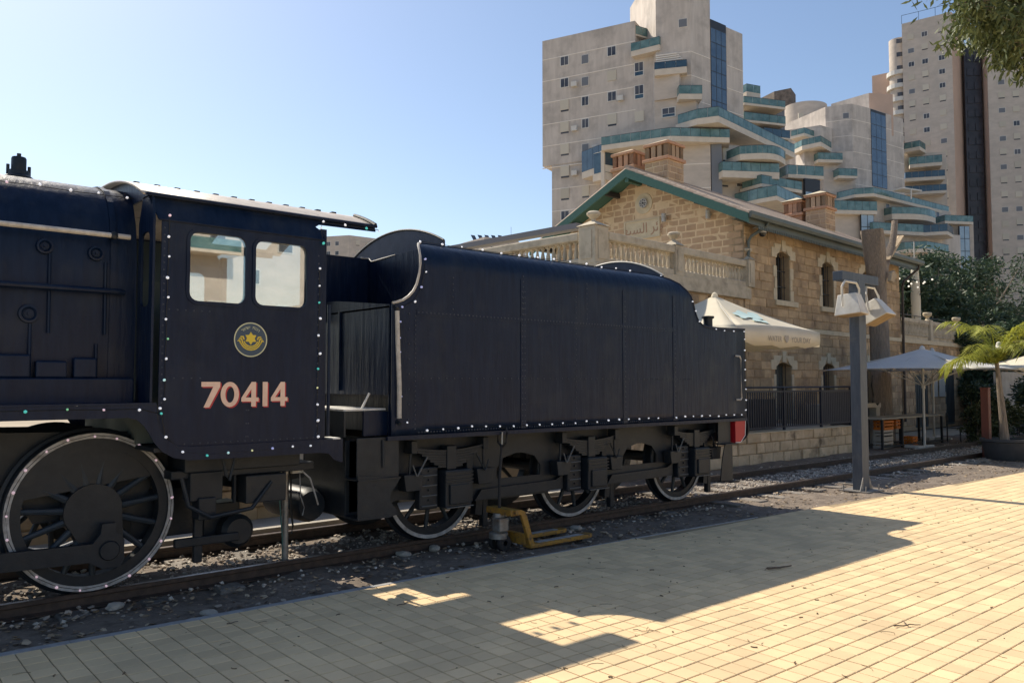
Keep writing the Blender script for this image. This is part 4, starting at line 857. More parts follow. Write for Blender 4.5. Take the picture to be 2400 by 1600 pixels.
# ================================================================ terrace with balustrade
ter = tag(empty('stone_terrace', (15.51, 5.0, 0), SA), 'pale stone terrace with baluster railing in front of the gable', 'terrace')
T_ = lambda m, n_, mat, par=None, **k: m.build(n_, mat, par or ter, local=True, **k)
T_(MB().box(-6.9,-.02,.02,8.5,-.2,4.24), 'terrace_wall', MAT['mort2'])
S3 = Stones(); S3.wall(-6.9,-.03,1.2,4.22,.27,(.35,.75),lambda u,v,d:(u,.02-d,v)); emit_stones(S3, ter, MAT['sand'], 60, lambda it: -it[0]-it[2])
T_(MB().box(-7.0,0.25,-.10,8.5,4.24,4.62), 'terrace_slab', MAT['balu'], bevel=.02)
T_(MB().box(-6.5,0.15,-.06,.22,4.62,4.76), 'plinth_rail', MAT['balu'], bevel=.015); T_(MB().box(-6.5,.1,-.09,.25,5.20,5.40), 'top_rail', MAT['balu'], bevel=.03)
T_(MB().box(-6.95,-6.62,.5,8.4,4.62,4.76), 'plinth_rail', MAT['balu'], bevel=.015); T_(MB().box(-6.98,-6.58,.5,8.4,5.20,5.40), 'top_rail', MAT['balu'], bevel=.03)
bp_ = MB().lathe([(.062,0),(.062,.03),(.04,.05),(.055,.13),(.058,.18),(.035,.30),(.03,.36),(.05,.39),(.06,.42),(.06,.44)], (0,0,0), 'z', 10).build('baluster', MAT['balu'], ter, local=True, smooth=True)
first = True
for (a, b, ax) in ((-6.35,-3.80,0),(-3.28,.0,0),(.72,8.2,1)):
    n_ = int((b-a)/.185)
    for i in range(n_+1):
        t = a+(b-a)*i/n_; loc_ = (t,.08,4.76) if ax == 0 else (-6.78,t,4.76)
        if first: bp_.location = loc_; first = False
        else: inst('baluster', bp_.data, loc_, ter)
def post(x, y, w_, z1=5.42):
    p = T_(MB().box(x-w_,x+w_,y-w_,y+w_,4.60,z1), 'balustrade_post', MAT['balu'], bevel=.02)
    T_(MB().box(x-w_*.6,x+w_*.6,y-w_-.02,y-w_+.01,4.72,z1-.12), 'post_panel', MAT['balu'], p); T_(MB().box(x-w_-.02,x-w_+.01,y-w_*.6,y+w_*.6,4.72,z1-.12), 'post_panel', MAT['balu'], p)
    T_(MB().add([(x-w_*1.15,y-w_*1.15,z1),(x+w_*1.15,y-w_*1.15,z1),(x+w_*1.15,y+w_*1.15,z1),(x-w_*1.15,y+w_*1.15,z1),(x-.06,y-.06,z1+.14),(x+.06,y-.06,z1+.14),(x+.06,y+.06,z1+.14),(x-.06,y+.06,z1+.14)], [(0,1,5,4),(1,2,6,5),(2,3,7,6),(3,0,4,7),(4,5,6,7),(0,3,2,1)]), 'post_cap', MAT['balu'], p)
    T_(MB().lathe([(.06,z1+.12),(.05,z1+.18),(.10,z1+.22),(.165,z1+.28),(.17,z1+.33),(.12,z1+.37),(0,z1+.385)], (x,y,0), 'z', 18), 'urn', MAT['balu'], p, smooth=True)
post(-6.75,.2,.26,5.52); post(-3.54,.08,.19); post(.18,.02,.18)
T_(MB().prism([(-.12,5.62),(.12,5.62),(.12,5.72),(-.12,5.72)], .6, 8.4, 'y'), 'awning_rail', M('grey_metal', (.16,.155,.165), .5)) if False else T_(MB().box(-6.75,-6.45,.75,8.4,5.56,5.70), 'awning_rail', M('grey_metal', (.15,.145,.155), .5))
# ================================================================ terrace to the right of the station
tr2 = tag(empty('lower_terrace', (15.51, 5.0, 0), SA), 'stone terrace with solid balustrade and bowl finials right of station', 'terrace')
B_ = lambda m, n_, mat, par=None, **k: m.build(n_, mat, par or tr2, local=True, **k)
B_(MB().box(12.45,20.6,.02,3,-.2,3.4), 'terrace_wall', MAT['mort2'])
S4 = Stones(); S4.wall(12.48,20.6,0,3.38,.27,(.35,.7),lambda u,v,d:(u,.02-d,v),[(13.85,15.3,0,2.1),(17.6,18.7,0,2.3)]); emit_stones(S4, tr2, MAT['sand'], 90, lambda it: -it[2])
B_(MB().box(12.45,20.7,-.06,.5,3.38,3.56), 'string_course', MAT['trim'], bevel=.01)
B_(MB().box(12.45,20.5,.06,.22,3.56,4.26), 'parapet', MAT['balu']); B_(MB().box(12.45,20.6,.0,.28,4.26,4.42), 'top_rail', MAT['balu'], bevel=.02)
for i in range(44):
    if abs(12.6+.18*i-15.85) > .2: inst('baluster', bp_.data, (12.6+.18*i,.04,3.72), tr2, sc=(1,1,1.2))
for x in (15.85, 19.7):
    p = B_(MB().box(x-.16,x+.16,-.06,.3,3.56,4.46), 'balustrade_post', MAT['balu'], bevel=.015)
    B_(MB().lathe([(.14,4.46),(.06,4.53),(.07,4.58),(.17,4.66),(.19,4.76),(.16,4.80),(0,4.78)], (x,.12,0), 'z', 18), 'bowl', MAT['trim'], p, smooth=True)
B_(MB().tube([(12.45,.35,4.62),(19.5,.35,4.62)], .02, 6), 'handrail', MAT['iron'])
for x in (13,15,17,19): B_(MB().tube([(x,.35,4.4),(x,.35,4.62)], .015, 6), 'rail_post', MAT['iron'])
for (x0, x1, z1) in ((13.85,15.3,2.1),(17.6,18.7,2.3)):
    d_ = B_(MB().box(x0,x1,.0,.06,-.1,z1), 'doorway', MAT['greydoor']);
    for k in range(6): x = x0+(x1-x0)*(k+.5)/6; B_(MB().tube([(x,-.03,0),(x,-.03,z1)], .012, 6), 'bar', MAT['iron'], d_)
for x0 in (15.62,16.6): B_(MB().box(x0,x0+.75,-.06,-.03,1.15,1.95), 'notice_board', M('notice_%d' % int(x0*10), (.40,.38,.33), .7))
# ================================================================ low retaining wall, platform and fence
tag(MB().box(-14,16.2,2.17,16,-.2,.585).build('platform', MAT['concrete']), kind='structure')
rw = tag(empty('retaining_wall', (1.0, 2.13, -.15)), 'low wall of rough pale stone blocks beyond the track', 'wall')
MB().box(-14,16.22,2.165,2.4,-.2,.58).build('wall_core', MAT['mort2'], rw)
S5 = Stones(); S5.wall(-6,16.22,-.15,.11,.26,(.3,.62),lambda u,v,d:(u-1.0,.03-d,v+.15),gap=.016,dep=(.02,.06)); S5.wall(-6,16.22,.11,.36,.25,(.3,.62),lambda u,v,d:(u-1.0,.03-d,v+.15),gap=.016,dep=(.02,.06)); S5.wall(-6,16.22,.36,.60,.24,(.3,.62),lambda u,v,d:(u-1.0,.03-d,v+.15),gap=.016,dep=(.02,.06))
emit_stones(S5, rw, MAT['wallst'], 300, lambda it: -it[0])
MB().box(-14,16.25,2.10,2.5,.585,.605).build('coping', MAT['trim'], rw)
tag(MB().prism([(-14,1.35),(4.2,1.35),(4.6,1.7),(4.6,2.12),(-14,2.12)], -.2, -.05, 'z').build('concrete_footing', MAT['concrete']), kind='structure')
MAT['navy'] = M('navy_fence', (.014,.017,.032), .5, col2=(.02,.023,.04), scale=6)
fn = tag(empty('platform_fence', (11, 2.30, .6)), 'dark navy barred metal fence on the low stone wall', 'fence')
MB().tube([(4,2.3,1.66),(16.45,2.3,1.66)], .022, 8).build('handrail', MAT['navy'], fn)
MB().box(4,16.45,2.28,2.32,1.54,1.58).build('top_bar', MAT['navy'], fn); MB().box(4,16.45,2.28,2.32,.67,.70).build('bottom_bar', MAT['navy'], fn)
for X in (5.6,7.45,9.3,11.13,12.97,14.82,16.45): MB().box(X-.03,X+.03,2.27,2.33,.6,1.66).build('post', MAT['navy'], fn)
bo = None
for i in range(106):
    X = 4.08+.10*i
    if X > 14.8: break
    if bo is None: bo = MB().box(-.016,.016,-.012,.012,0,.84).build('bar', MAT['navy'], fn, local=True); bo.location = (X-11,0,.1)
    else: inst('bar', bo.data, (X-11,0,.1), fn)
pn = MB().box(14.85,16.42,2.29,2.31,.70,1.54).build('solid_panel', MAT['navy'], fn)
for i in range(15): MB().box(14.9+.1*i,14.93+.1*i,2.282,2.289,.72,1.52).build('panel_rib', MAT['navy'], pn)
# things behind the bars
ck = MB().box(9.5,13.6,2.9,3.5,.6,1.35).build('planter_box', M('planter_dark', (.03,.03,.03), .8), None); tag(ck, 'dark planter box standing behind the barred fence', 'planter')
tr_ = tag(empty('dead_tree', (21.12,3.55,-.1)), 'thick dead tree trunk with sawn limbs in front of the station', 'tree')
def trunk(P, R_, name, mat, par, n=18, jag=.13, seed=1):
    r2 = random.Random(seed); m = MB(); b = 0
    for i, (p, r) in enumerate(zip(P, R_)):
        for k in range(n):
            a = 2*pi*k/n; q = r*(1+jag*sin(3*a+i*.4)+jag*.6*r2.uniform(-1,1)); m.v.append((p[0]+q*cos(a), p[1]+q*sin(a), p[2]+(r2.uniform(-.05,.05) if 0 < i < len(P)-1 else 0)))
    for i in range(len(P)-1):
        for k in range(n): m.f.append((i*n+k, i*n+(k+1)%n, (i+1)*n+(k+1)%n, (i+1)*n+k))
    m.f.append(tuple((len(P)-1)*n+k for k in range(n))); return m.build(name, mat, par, smooth=True)
TX, TY = 21.12, 3.55
trunk([(TX,TY,-.15),(TX+.0,TY,.6),(TX+.03,TY,2.0),(TX,TY,3.6),(TX-.03,TY,4.8),(TX-.08,TY,5.5),(TX-.16,TY,5.9)], [.38,.33,.29,.275,.28,.32,.31], 'trunk', MAT['bark'], tr_)
trunk([(TX-.1,TY,5.3),(TX-.22,TY,5.8),(TX-.35,TY-.02,6.3),(TX-.42,TY-.03,6.72)], [.28,.31,.33,.36], 'sawn_limb', MAT['bark'], tr_, seed=4)
trunk([(TX+.12,TY,5.2),(TX+.55,TY,5.8),(TX+1.05,TY,6.35),(TX+1.25,TY,6.8),(TX+1.38,TY,7.3)], [.2,.15,.12,.11,.10], 'sawn_limb', MAT['bark'], tr_, 10, seed=5)
trunk([(TX+.55,TY,5.85),(TX+1.2,TY+.05,6.3),(TX+2.0,TY+.1,6.85)], [.14,.14,.11], 'sawn_limb', MAT['cut'], tr_, 10, seed=6)
MB().prism([(TX-.2,5.05),(TX+.02,5.0),(TX+.28,5.25),(TX+.1,5.42),(TX-.1,5.35)], TY-.50, TY-.36, 'y').build('cut_face', MAT['cut'], tr_, bevel=.03)
# ================================================================ apartment buildings
MAT.update(
 fac=M('stained_stone_cladding', (.62,.555,.495), .85, col2=(.50,.445,.395), scale=.55, stretch=(2.2,2.2,.35), dust=(.36,.32,.285), dscale=.42, dlo=.47, dhi=.75),
 fac2=M('beige_cladding', (.58,.505,.435), .85, col2=(.48,.42,.36), scale=.5, stretch=(1,1,2.2), dust=(.45,.40,.35), dscale=.3), facp=M('pink_cladding', (.60,.43,.335), .85, col2=(.53,.38,.295), scale=.3),
 band=M('cladding_joint', (.80,.735,.655), .9), slab=M('balcony_slab', (.68,.60,.50), .85, col2=(.60,.525,.435), scale=1.2),
 bal=M('green_balcony_glass', (.07,.145,.145), .10, col2=(.16,.26,.255), scale=.9, spec=.6), balb=M('blue_balcony_glass', (.02,.05,.085), .12, col2=(.05,.10,.14), scale=.7, spec=.8),
 curt=M('blue_curtain_glass', (.045,.085,.15), .08, col2=(.085,.14,.21), scale=.5, spec=1), curtl=M('pale_curtain_glass', (.22,.30,.38), .08, col2=(.34,.43,.50), scale=.5, spec=1), curtd=M('dark_curtain_glass', (.020,.018,.022), .35, col2=(.045,.040,.048), scale=.6),
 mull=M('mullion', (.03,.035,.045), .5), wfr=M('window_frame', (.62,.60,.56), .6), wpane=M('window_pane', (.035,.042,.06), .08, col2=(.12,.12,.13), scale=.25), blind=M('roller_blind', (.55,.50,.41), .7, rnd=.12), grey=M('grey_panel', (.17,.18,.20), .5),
)
def gp(px, d):                                        # ground point under picture column px at forward distance d
    a = at(px, 894, d); return Vector((a.x, a.y))
def zz(px, py, d): return at(px, py, d).z
class Bld:
    def __init__(s, name, label, px, d, cat='building', group=None):
        g_ = gp(px, d); s.root = tag(empty(name, (g_.x, g_.y, -.2)), label, cat, group)
    def block(s, pts, z0, z1, depth=14, name='wall', mat=None, closed=False):
        P = [gp(a, d) for a, d in pts]
        if not closed:
            n_ = (P[-1]-P[0]); n_ = Vector((-n_.y, n_.x)).normalized()
            if n_.dot(Vector((CF.x, CF.y))) < 0: n_ = -n_
            P = P+[P[-1]+n_*depth, P[0]+n_*depth]
        return MB().prism([(p.x, p.y) for p in P], z0, z1, 'z').build(name, mat or MAT['fac'], s.root)
    def frame(s, a, b):                               # facade frame from two (px, d)
        A, B = gp(*a), gp(*b); u = (B-A).normalized(); n_ = Vector((u.y, -u.x))
        if n_.dot(Vector((CF.x, CF.y))) > 0: n_ = -n_
        return A, u, n_, (B-A).length
    def box(s, fr, u0, u1, z0, z1, d0, d1, name, mat, par=None):
        A, u, n_, _ = fr; q = []
        for z in (z0, z1):
            for (uu, dd) in ((u0,d0),(u1,d0),(u1,d1),(u0,d1)): p = A+u*uu+n_*dd; q.append((p.x, p.y, z))
        return MB().add(q, [(0,3,2,1),(4,5,6,7),(0,1,5,4),(1,2,6,5),(2,3,7,6),(3,0,4,7)]).build(name, mat, par or s.root)
    def bands(s, fr, zs, u0=0, u1=None, h=.10):
        for z in zs: s.box(fr, u0, u1 or fr[3], z, z+h, -.1, .025, 'floor_band', MAT['band'])
    def window(s, fr, u, z, w=1.2, h=1.25, kind='w'):
        if kind in 'wt':
            o = s.box(fr, u-w/2-.09, u+w/2+.09, z-.09, z+h+.09, -.2, .05, 'window', MAT['wfr'])
            for k in (0, 1): s.box(fr, u-w/2+k*w/2+.03, u-w/2+(k+1)*w/2-.03, z+(.35*h if kind == 't' else 0), z+h, 0, .058, 'pane', MAT['wpane'], o)
            if kind == 't': s.box(fr, u-w/2+.03, u+w/2-.03, z+.02, z+.3*h, 0, .058, 'pane', MAT['balb'], o)
        elif kind == 's':                             # blind nearly down, dark slit
            o = s.box(fr, u-w/2-.05, u+w/2+.05, z+.22, z+h+.45, -.2, .10, 'roller_blind', MAT['blind']); s.box(fr, u-w/2, u+w/2, z, z+.22, -.2, .03, 'pane', MAT['wpane'], o)
        elif kind == 'c': s.box(fr, u-w/2-.05, u+w/2+.05, z, z+h+.2, -.2, .09, 'roller_blind', MAT['blind'])
        elif kind == 'g':
            o = s.box(fr, u-w/2-.06, u+w/2+.06, z-.06, z+h+.06, -.2, .05, 'window', MAT['wfr']); s.box(fr, u-w/2, u+w/2, z, z+h, 0, .058, 'pane', MAT['grey'], o)
    def balcony(s, a, b, yg, ys, yb, depth=2.4, bulge=0., gm='bal', n=1, mid=None, roof=None):
        """a, b: (px, d) ends of the front edge; yg/ys/yb: picture heights at a of glass top, slab top, slab bottom"""
        A, B = gp(*a), gp(*b); zg, zs, zb = (zz(a[0], y, a[1]) for y in (yg, ys, yb)); n_ = Vector((-(B-A).y, (B-A).x)).normalized()
        if n_.dot(Vector((CF.x, CF.y))) < 0: n_ = -n_
        F = [A]+([gp(*mid)] if mid else [])+[B]
        if bulge:
            F = [A+(B-A)*(k/12)-n_*bulge*sin(pi*k/12) for k in range(13)]
        Q = F+[B+n_*depth, A+n_*depth]
        sl = MB().prism([(p.x, p.y) for p in Q], zb, zs, 'z').build('balcony', MAT['slab'], s.root)
        E = [A+n_*depth*.9]+F+[B+n_*depth*.9]; rail = []
        for p, q in zip(E, E[1:]):
            L_ = (q-p).length; k = max(1, round(L_/1.3)) if not bulge else 1; t = (q-p)/k; pn = Vector((-t.y, t.x)).normalized()*.02
            for i in range(k):
                c0, c1 = p+t*(i+.02), p+t*(i+.98)
                MB().add([(c0.x-pn.x,c0.y-pn.y,zs+.02),(c1.x-pn.x,c1.y-pn.y,zs+.02),(c1.x+pn.x,c1.y+pn.y,zs+.02),(c0.x+pn.x,c0.y+pn.y,zs+.02),(c0.x-pn.x,c0.y-pn.y,zg),(c1.x-pn.x,c1.y-pn.y,zg),(c1.x+pn.x,c1.y+pn.y,zg),(c0.x+pn.x,c0.y+pn.y,zg)], [(0,1,5,4),(1,2,6,5),(2,3,7,6),(3,0,4,7),(4,5,6,7)]).build('glass_panel', MAT[gm], sl)
        MB().tube([(p.x, p.y, zg+.03) for p in E], .035, 4).build('balcony_rail', MAT['mull'], sl)
        if roof: MB().prism([(p.x, p.y) for p in Q], zz(a[0], roof, a[1])-.25, zz(a[0], roof, a[1]), 'z').build('balcony_roof', MAT['slab'], s.root)
        return sl
    def curtain(s, fr, u0, u1, z0, z1, cols=3, rh=1.9, mat='curt', name='curtain_wall'):
        o = s.box(fr, u0, u1, z0, z1, -.3, .06, name, MAT['mull']); n_ = int((z1-z0)/rh); w_ = (u1-u0)/cols
        for i in range(n_):
            for j in range(cols): s.box(fr, u0+j*w_+.06, u0+(j+1)*w_-.06, z0+i*rh+.06, z0+(i+1)*rh-.06, 0, .075, 'glass_pane', MAT[mat], o)
        return o
# ---- A: large stepped block behind the station
A_ = Bld('apartment_block', 'tall stepped apartment block with green glass balconies behind station roof', 1450, 104)
zt = zz(1495, 30, 104); zu = zz(1273, 384, 110.4)
A_.block([(1273,110.4),(1495,104)], zu, zt, 13); A_.block([(1295,109.8),(1560,102.6)], 0, zu, 12); A_.block([(1495,104),(1545,102.6)], zu, zz(1495,112,104), 12)
fr1 = A_.frame((1273,110.4),(1495,104)); W1_ = fr1[3]; ST = 3.03; z0r = zt-4.35
A_.bands(fr1, [zt-2.75-ST*k for k in range(6)])
frl = A_.frame((1295,109.8),(1560,102.6)); A_.bands(frl, [zt-2.75-ST*k for k in range(6, 13)])
def u_of(fr, px):                                     # along-facade coordinate of a picture column
    A, u, n_, _ = fr; d = ray(px, 894); D2 = Vector((d.x, d.y)); c = Vector((CAM.x, CAM.y)); det = u.x*-D2.y+u.y*D2.x
    r_ = c-A; return (r_.x*-D2.y+r_.y*D2.x)/det
rows = ['wgw ', 'wgct', 'swwt', 'swsc', 'sg  ', 's   ', 'ss  ', 'wg  ', 'ss  ']
for r, kinds in enumerate(rows):
    fr = fr1 if r < 6 else frl
    for px, k in zip((1326,1375,1439,1504), kinds):
        if k != ' ': A_.window(fr, u_of(fr, px), z0r-ST*r+(.35 if k == 'w' else 0), 1.15 if px != 1375 else .95, 1.15 if k != 't' else 1.7, k)
for r, px in ((1,1350),(2,1460),(3,1350),(4,1400),(5,1350),(7,1350),(8,1395)):
    fr = fr1 if r < 6 else frl; A_.box(fr, u_of(fr,px)-.4, u_of(fr,px)+.4, z0r-ST*r+.1, z0r-ST*r+.75, 0, .4, 'air_conditioner', MAT['wfr'])
tw = A_.block([(1545,101.5),(1628,100),(1675,102.4)], 8, 55, 12); A_.block([(1675,102.4),(1752,106.6)], 8, zz(1712,45,104.4), 12)
fr2a = A_.frame((1545,101.5),(1628,100)); fr2b = A_.frame((1628,100),(1752,106.6))
A_.bands(fr2a, [zt-2.75-ST*k for k in range(1, 6)]); A_.bands(fr2b, [zt-2.75-ST*k for k in range(1, 9)], 0, u_of(fr2b,1674)); A_.bands(fr2b, [zt-2.75-ST*k for k in range(1, 9)], u_of(fr2b,1714))
A_.window(fr2a, u_of(fr2a,1610), zz(1610,45,100.3), 1.0, 1.0, 'g'); A_.curtain(fr2b, u_of(fr2b,1675), u_of(fr2b,1712), zz(1690,262,103), zz(1675,26,102.4))
A_.window(A_.frame((1540,101.2),(1640,99)), 1.8, zz(1573,264,100.5), 1.6, 1.1, 't'); A_.block([(1540,101.2),(1640,99.2)], 10, zz(1540,225,101), 6, mat=MAT['fac2'])
A_.block([(1540,101.0),(1600,99.6)], zz(1540,225,101), zz(1540,160,101), 5, mat=MAT['fac2'])
A_.balcony((1485,103.2),(1553,101.0), 86, 105, 118, 3, mid=None); A_.balcony((1497,104.2),(1545,106), 42, 62, 66, .4)
A_.balcony((1541,100.2),(1618,99.2), 133, 149, 164, 2.0, gm='balb'); A_.balcony((1599,98.6),(1654,98.6), 188, 208, 221, 3)
for k in range(5): A_.box(fr2a, u_of(fr2a,1545), u_of(fr2a,1612-k*4), zz(1560,128-k*5,100), zz(1560,127-k*5,100)+.12, 0, .3, 'pergola_fin', MAT['band'])
A_.balcony((1413,101.5),(1718,98.2), 314, 333, 345, 7.0, mid=(1578,97.5))
A_.balcony((1641,97.2),(1872,112), 246, 268, 283, 3.2, mid=(1692,96.2))
A_.block([(1450,102.4),(1585,99.6),(1672,98.8)], 0, zz(1585,322,99.6), 8, mat=MAT['fac2'])
frp = A_.frame((1585,99.6),(1672,98.8)); A_.bands(frp, [zz(1600,378,99), zz(1600,436,99)]); A_.box(frp, u_of(frp,1674), u_of(frp,1699), 0, zz(1674,322,98.8), -3, -.05, 'grey_column', MAT['grey'])
A_.balcony((1366,106.2),(1420,102.2), 349, 398, 414, 3.4, gm='balb'); A_.balcony((1420,102.2),(1452,104), 347, 396, 414, 2, gm='balb')
A_.box(A_.frame((1412,102.2),(1420,102)), 0, .45, 0, zz(1412,345,102), -.3, .1, 'column', MAT['slab'])
A_.block([(1699,100.2),(1785,101.6)], 0, zz(1700,330,100.2), 8, mat=MAT['fac2']); frq = A_.frame((1699,100.2),(1785,101.6))
A_.window(frq, u_of(frq,1743), zz(1743,432,101), 1.2, .5, 'w'); A_.window(frq, u_of(frq,1708), zz(1708,372,100.2), .8, 1.3, 's'); A_.window(frq, u_of(frq,1706), zz(1706,432,100.2), .8, 1.5, 's')
A_.balcony((1742,97.5),(1850,100), 335, 354, 368, 3, bulge=1.6); A_.balcony((1700,97.5),(1835,98.5), 372, 393, 409, 3.5)
A_.balcony((1792,97.5),(1888,101), 404, 424, 432, 3.5); A_.balcony((1783,97),(1886,101.5), 437, 462, 472, 4, mid=(1828,95.2)); A_.balcony((1856,104),(1940,105), 380, 402, 410, 3)
A_.block([(1785,101),(1900,106)], 0, zz(1785,400,101), 9, mat=MAT['fac']); A_.block([(1752,109),(1860,113)], 0, zz(1752,300,109), 9)
A_.balcony((1754,108),(1852,110), 252, 270, 275, 3, roof=230); A_.balcony((1754,110),(1852,112), 214, 229, 233, 3); A_.balcony((1760,113),(1793,114), 184, 202, 226, 3); A_.balcony((1800,108.5),(1862,110), 290, 308, 312, 3, gm='balb')
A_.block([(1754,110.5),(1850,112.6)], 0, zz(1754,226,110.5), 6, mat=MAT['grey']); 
fc = A_.frame((1895,104),(1930,105)); A_.curtain(fc, 0, fc[3], 0, zz(1900,412,104), 2, 2.2, 'curtl')
# ---- B: second stepped block
B2 = Bld('apartment_block', 'stepped apartment block with blue glass shaft and rounded roof block', 2010, 150)
zt = zz(2010,232,150)
B2.block([(1947,151.8),(2010,150),(2053,152.5),(2132,159)], 0, zt, 12); fb1 = B2.frame((1947,151.8),(2010,150)); fb2 = B2.frame((2010,150),(2053,152.5)); fb3 = B2.frame((2053,152.5),(2132,159))
for f_ in (fb1, fb2, fb3): B2.bands(f_, [zt-3-3.05*k for k in range(9)])
B2.window(fb1, u_of(fb1,1996), zz(1996,268,150.5), 1.0, 1.0, 'g'); B2.curtain(fb3, 0.2, u_of(fb3,2090), zz(2053,430,152.5), zz(2053,244,152.5), 3, 2.4)
B2.block([(2052,156),(2092,160)], zt-4, zz(2052,206,156), 8); B2.block([(1985,166),(2052,156)], zt-4, zz(2052,206,156), 5, mat=MAT['facp'])
c_ = gp(1898, 166); MB().lathe([(4.35,0),(4.35,zz(1898,226,162)),(0,zz(1898,226,162))], (c_.x,c_.y,0), 'z', 36).build('round_tower', MAT['fac2'], B2.root, smooth=True)
fcw = B2.frame((1885,161.6),(1935,161.6)); B2.window(fcw, u_of(fcw,1889), zz(1889,268,161.6), 1.0, .9, 'c'); B2.window(fcw, u_of(fcw,1929), zz(1929,266,161.6), 1.0, .9, 's')
B2.block([(1856,152),(1935,149),(1962,151)], 0, zz(1900,288,150), 9); B2.block([(1895,147),(2010,147.5)], 0, zz(1895,345,147), 8); B2.block([(1940,146),(2015,147)], 0, zz(1940,395,146), 6, mat=MAT['fac2'])
B2.block([(1826,170),(1866,168),(1877,172)], 30, zz(1866,194,168), 5, name='roof_plant', mat=M('dark_stone', (.20,.165,.14), .9, col2=(.10,.085,.075), scale=1.2))
B2.balcony((1896,147.5),(1945,152), 290, 303, 309, 3); B2.balcony((1890,146),(1960,147.5), 320, 334, 344, 3, mid=(1935,143.5)); B2.balcony((1928,145.5),(1986,146), 350, 366, 373, 2.5)
B2.balcony((1976,144.5),(2020,145), 388, 405, 411, 2.5); B2.balcony((2012,143),(2235,158), 437, 451, 458, 4, mid=(2058,142)); B2.balcony((1942,142),(2065,143), 465, 487, 496, 4)
B2.block([(1945,143.5),(2066,144)], 0, zz(1945,490,143.5), 8, mat=MAT['fac2']); B2.block([(2064,145.5),(2240,158)], 0, zz(2064,458,145.5), 8, mat=MAT['fac2'])
fq = B2.frame((2064,145.5),(2240,158)); B2.window(fq, u_of(fq,2090), zz(2090,487,146.5), 1.0, 1.2, 'w'); B2.window(fq, u_of(fq,2208), zz(2208,505,155), 1.0, 1.2, 'w')
B2.balcony((2100,145),(2203,149), 481, 497, 510, 3, bulge=1.5); B2.balcony((2054,142.5),(2175,145), 517, 535, 543, 3); B2.balcony((2172,145),(2244,147), 525, 542, 550, 3, gm='balb', mid=(2230,143.5))
B2.balcony((2128,141),(2232,144), 565, 582, 590, 3, mid=(2180,140)); B2.block([(2062,144.5),(2260,150)], 0, zz(2062,535,144.5), 8, mat=MAT['fac'])
fq2 = B2.frame((2026,143),(2056,143.4)); B2.curtain(fq2, 0, fq2[3], zz(2026,560,143), zz(2026,495,143), 2, 2.4, 'curtl')
B2.box(B2.frame((2145,142),(2147,142)), 0, .15, zz(2145,462,142), zz(2145,438,142), 0, .15, 'awning_post', MAT['wfr']); B2.box(B2.frame((2124,142),(2185,145)), 0, 5.0, zz(2124,437,142), zz(2124,434,142), -2, .3, 'awning', MAT['wfr'])
for k, (x0, x1, yg, ys, yb) in enumerate(((2133,2170,328,342,350),(2145,2222,362,379,387),(2134,2228,398,412,420),(2134,2231,432,446,452))):
    B2.balcony((x0,162),(x1,160), yg, ys, yb, 4, gm='bal' if k < 2 else 'balb')
B2.block([(2132,164),(2232,163)], 0, zz(2132,352,164), 6, mat=MAT['fac2']); B2.balcony((2225,152),(2292,153), 500, 514, 520, 3); B2.block([(2240,154),(2292,154)], 0, zz(2240,518,154), 6, mat=MAT['fac2'])
fg = B2.frame((2258,152.5),(2282,152.6)); B2.curtain(fg, 0, fg[3], 0, zz(2258,526,152.5), 2, 2.4, 'curtl')
B2.balcony((2215,150),(2243,150), 610, 624, 630, 3, bulge=.8)
# ---- C: tower at right
C2 = Bld('residential_tower', 'tall beige residential tower with rows of small windows at right', 2200, 175, group='residential towers')
zt = zz(2134,38,178); C2.block([(2134,178),(2253,172)], 0, zt, 16, mat=MAT['fac2']); C2.block([(2253,172),(2277,176.2),(2277,190),(2253,190)], 0, zt, mat=MAT['facp'], closed=True); C2.block([(2276,176),(2284,176.2),(2284,188),(2276,188)], 0, zz(2276,90,176), mat=MAT['fac2'], closed=True)
f1 = C2.frame((2134,178),(2253,172)); rk = random.Random(5)
for r in range(22):
    z = zt-4.0-3.05*r
    for px in (2155,2188,2228): C2.window(f1, u_of(f1,px)+.0, z, 1.15, 1.0, rk.choice('sscscwwg') if r != 2 else 'w')
C2.block([(2281,174.5),(2322,174)], 0, zz(2280,92,174.5), 6, name='dark_glass_shaft', mat=MAT['curtd'])
f2 = C2.frame((2283,174.4),(2321,173.9))
for r in range(26):
    for k in (0, 1): C2.box(f2, .3+k*1.5, 1.5+k*1.5, zz(2283,112,174)-3.05*r-1.6, zz(2283,112,174)-3.05*r, -.1, .06, 'glass_pane', MAT['curtd'])
c_ = gp(2126, 181); m = MB().lathe([(2.1,0),(2.1,zz(2126,70,179)),(0,zz(2126,70,179))], (c_.x,c_.y,0), 'z', 24); m.build('rounded_bay', MAT['fac2'], C2.root, smooth=True)
for r in range(12):
    z = zz(2126,95,179)-3.05*r
    if r > 1: MB().lathe([(2.0,z),(2.7,z),(2.7,z+.95),(2.62,z+.95),(2.62,z+.15),(2.0,z+.15)], (c_.x,c_.y,0), 'z', 20).build('balcony', MAT['wfr'], C2.root, smooth=False)
    MB().lathe([(2.13,z+1.0),(2.13,z+2.0)], (c_.x,c_.y,0), 'z', 20, pi*1.05, pi*1.55).build('pane', MAT['wpane'], C2.root)
rl = [(2134,178),(2175,176),(2215,174),(2253,172)]; P = [gp(*q) for q in rl]
MB().tube([(p.x,p.y,zt+1.9) for p in P], .06, 4).build('roof_rail', MAT['curt'], C2.root)
for p in P: MB().tube([(p.x,p.y,zt),(p.x,p.y,zt+1.9)], .06, 4).build('rail_post', MAT['curt'], C2.root)
C2.block([(2060,186),(2116,183)], 0, zz(2060,165,186), 10, name='rear_wing', mat=MAT['facp'])
D2_ = Bld('residential_tower', 'beige residential tower cut off by the right picture edge', 2370, 170, group='residential towers')
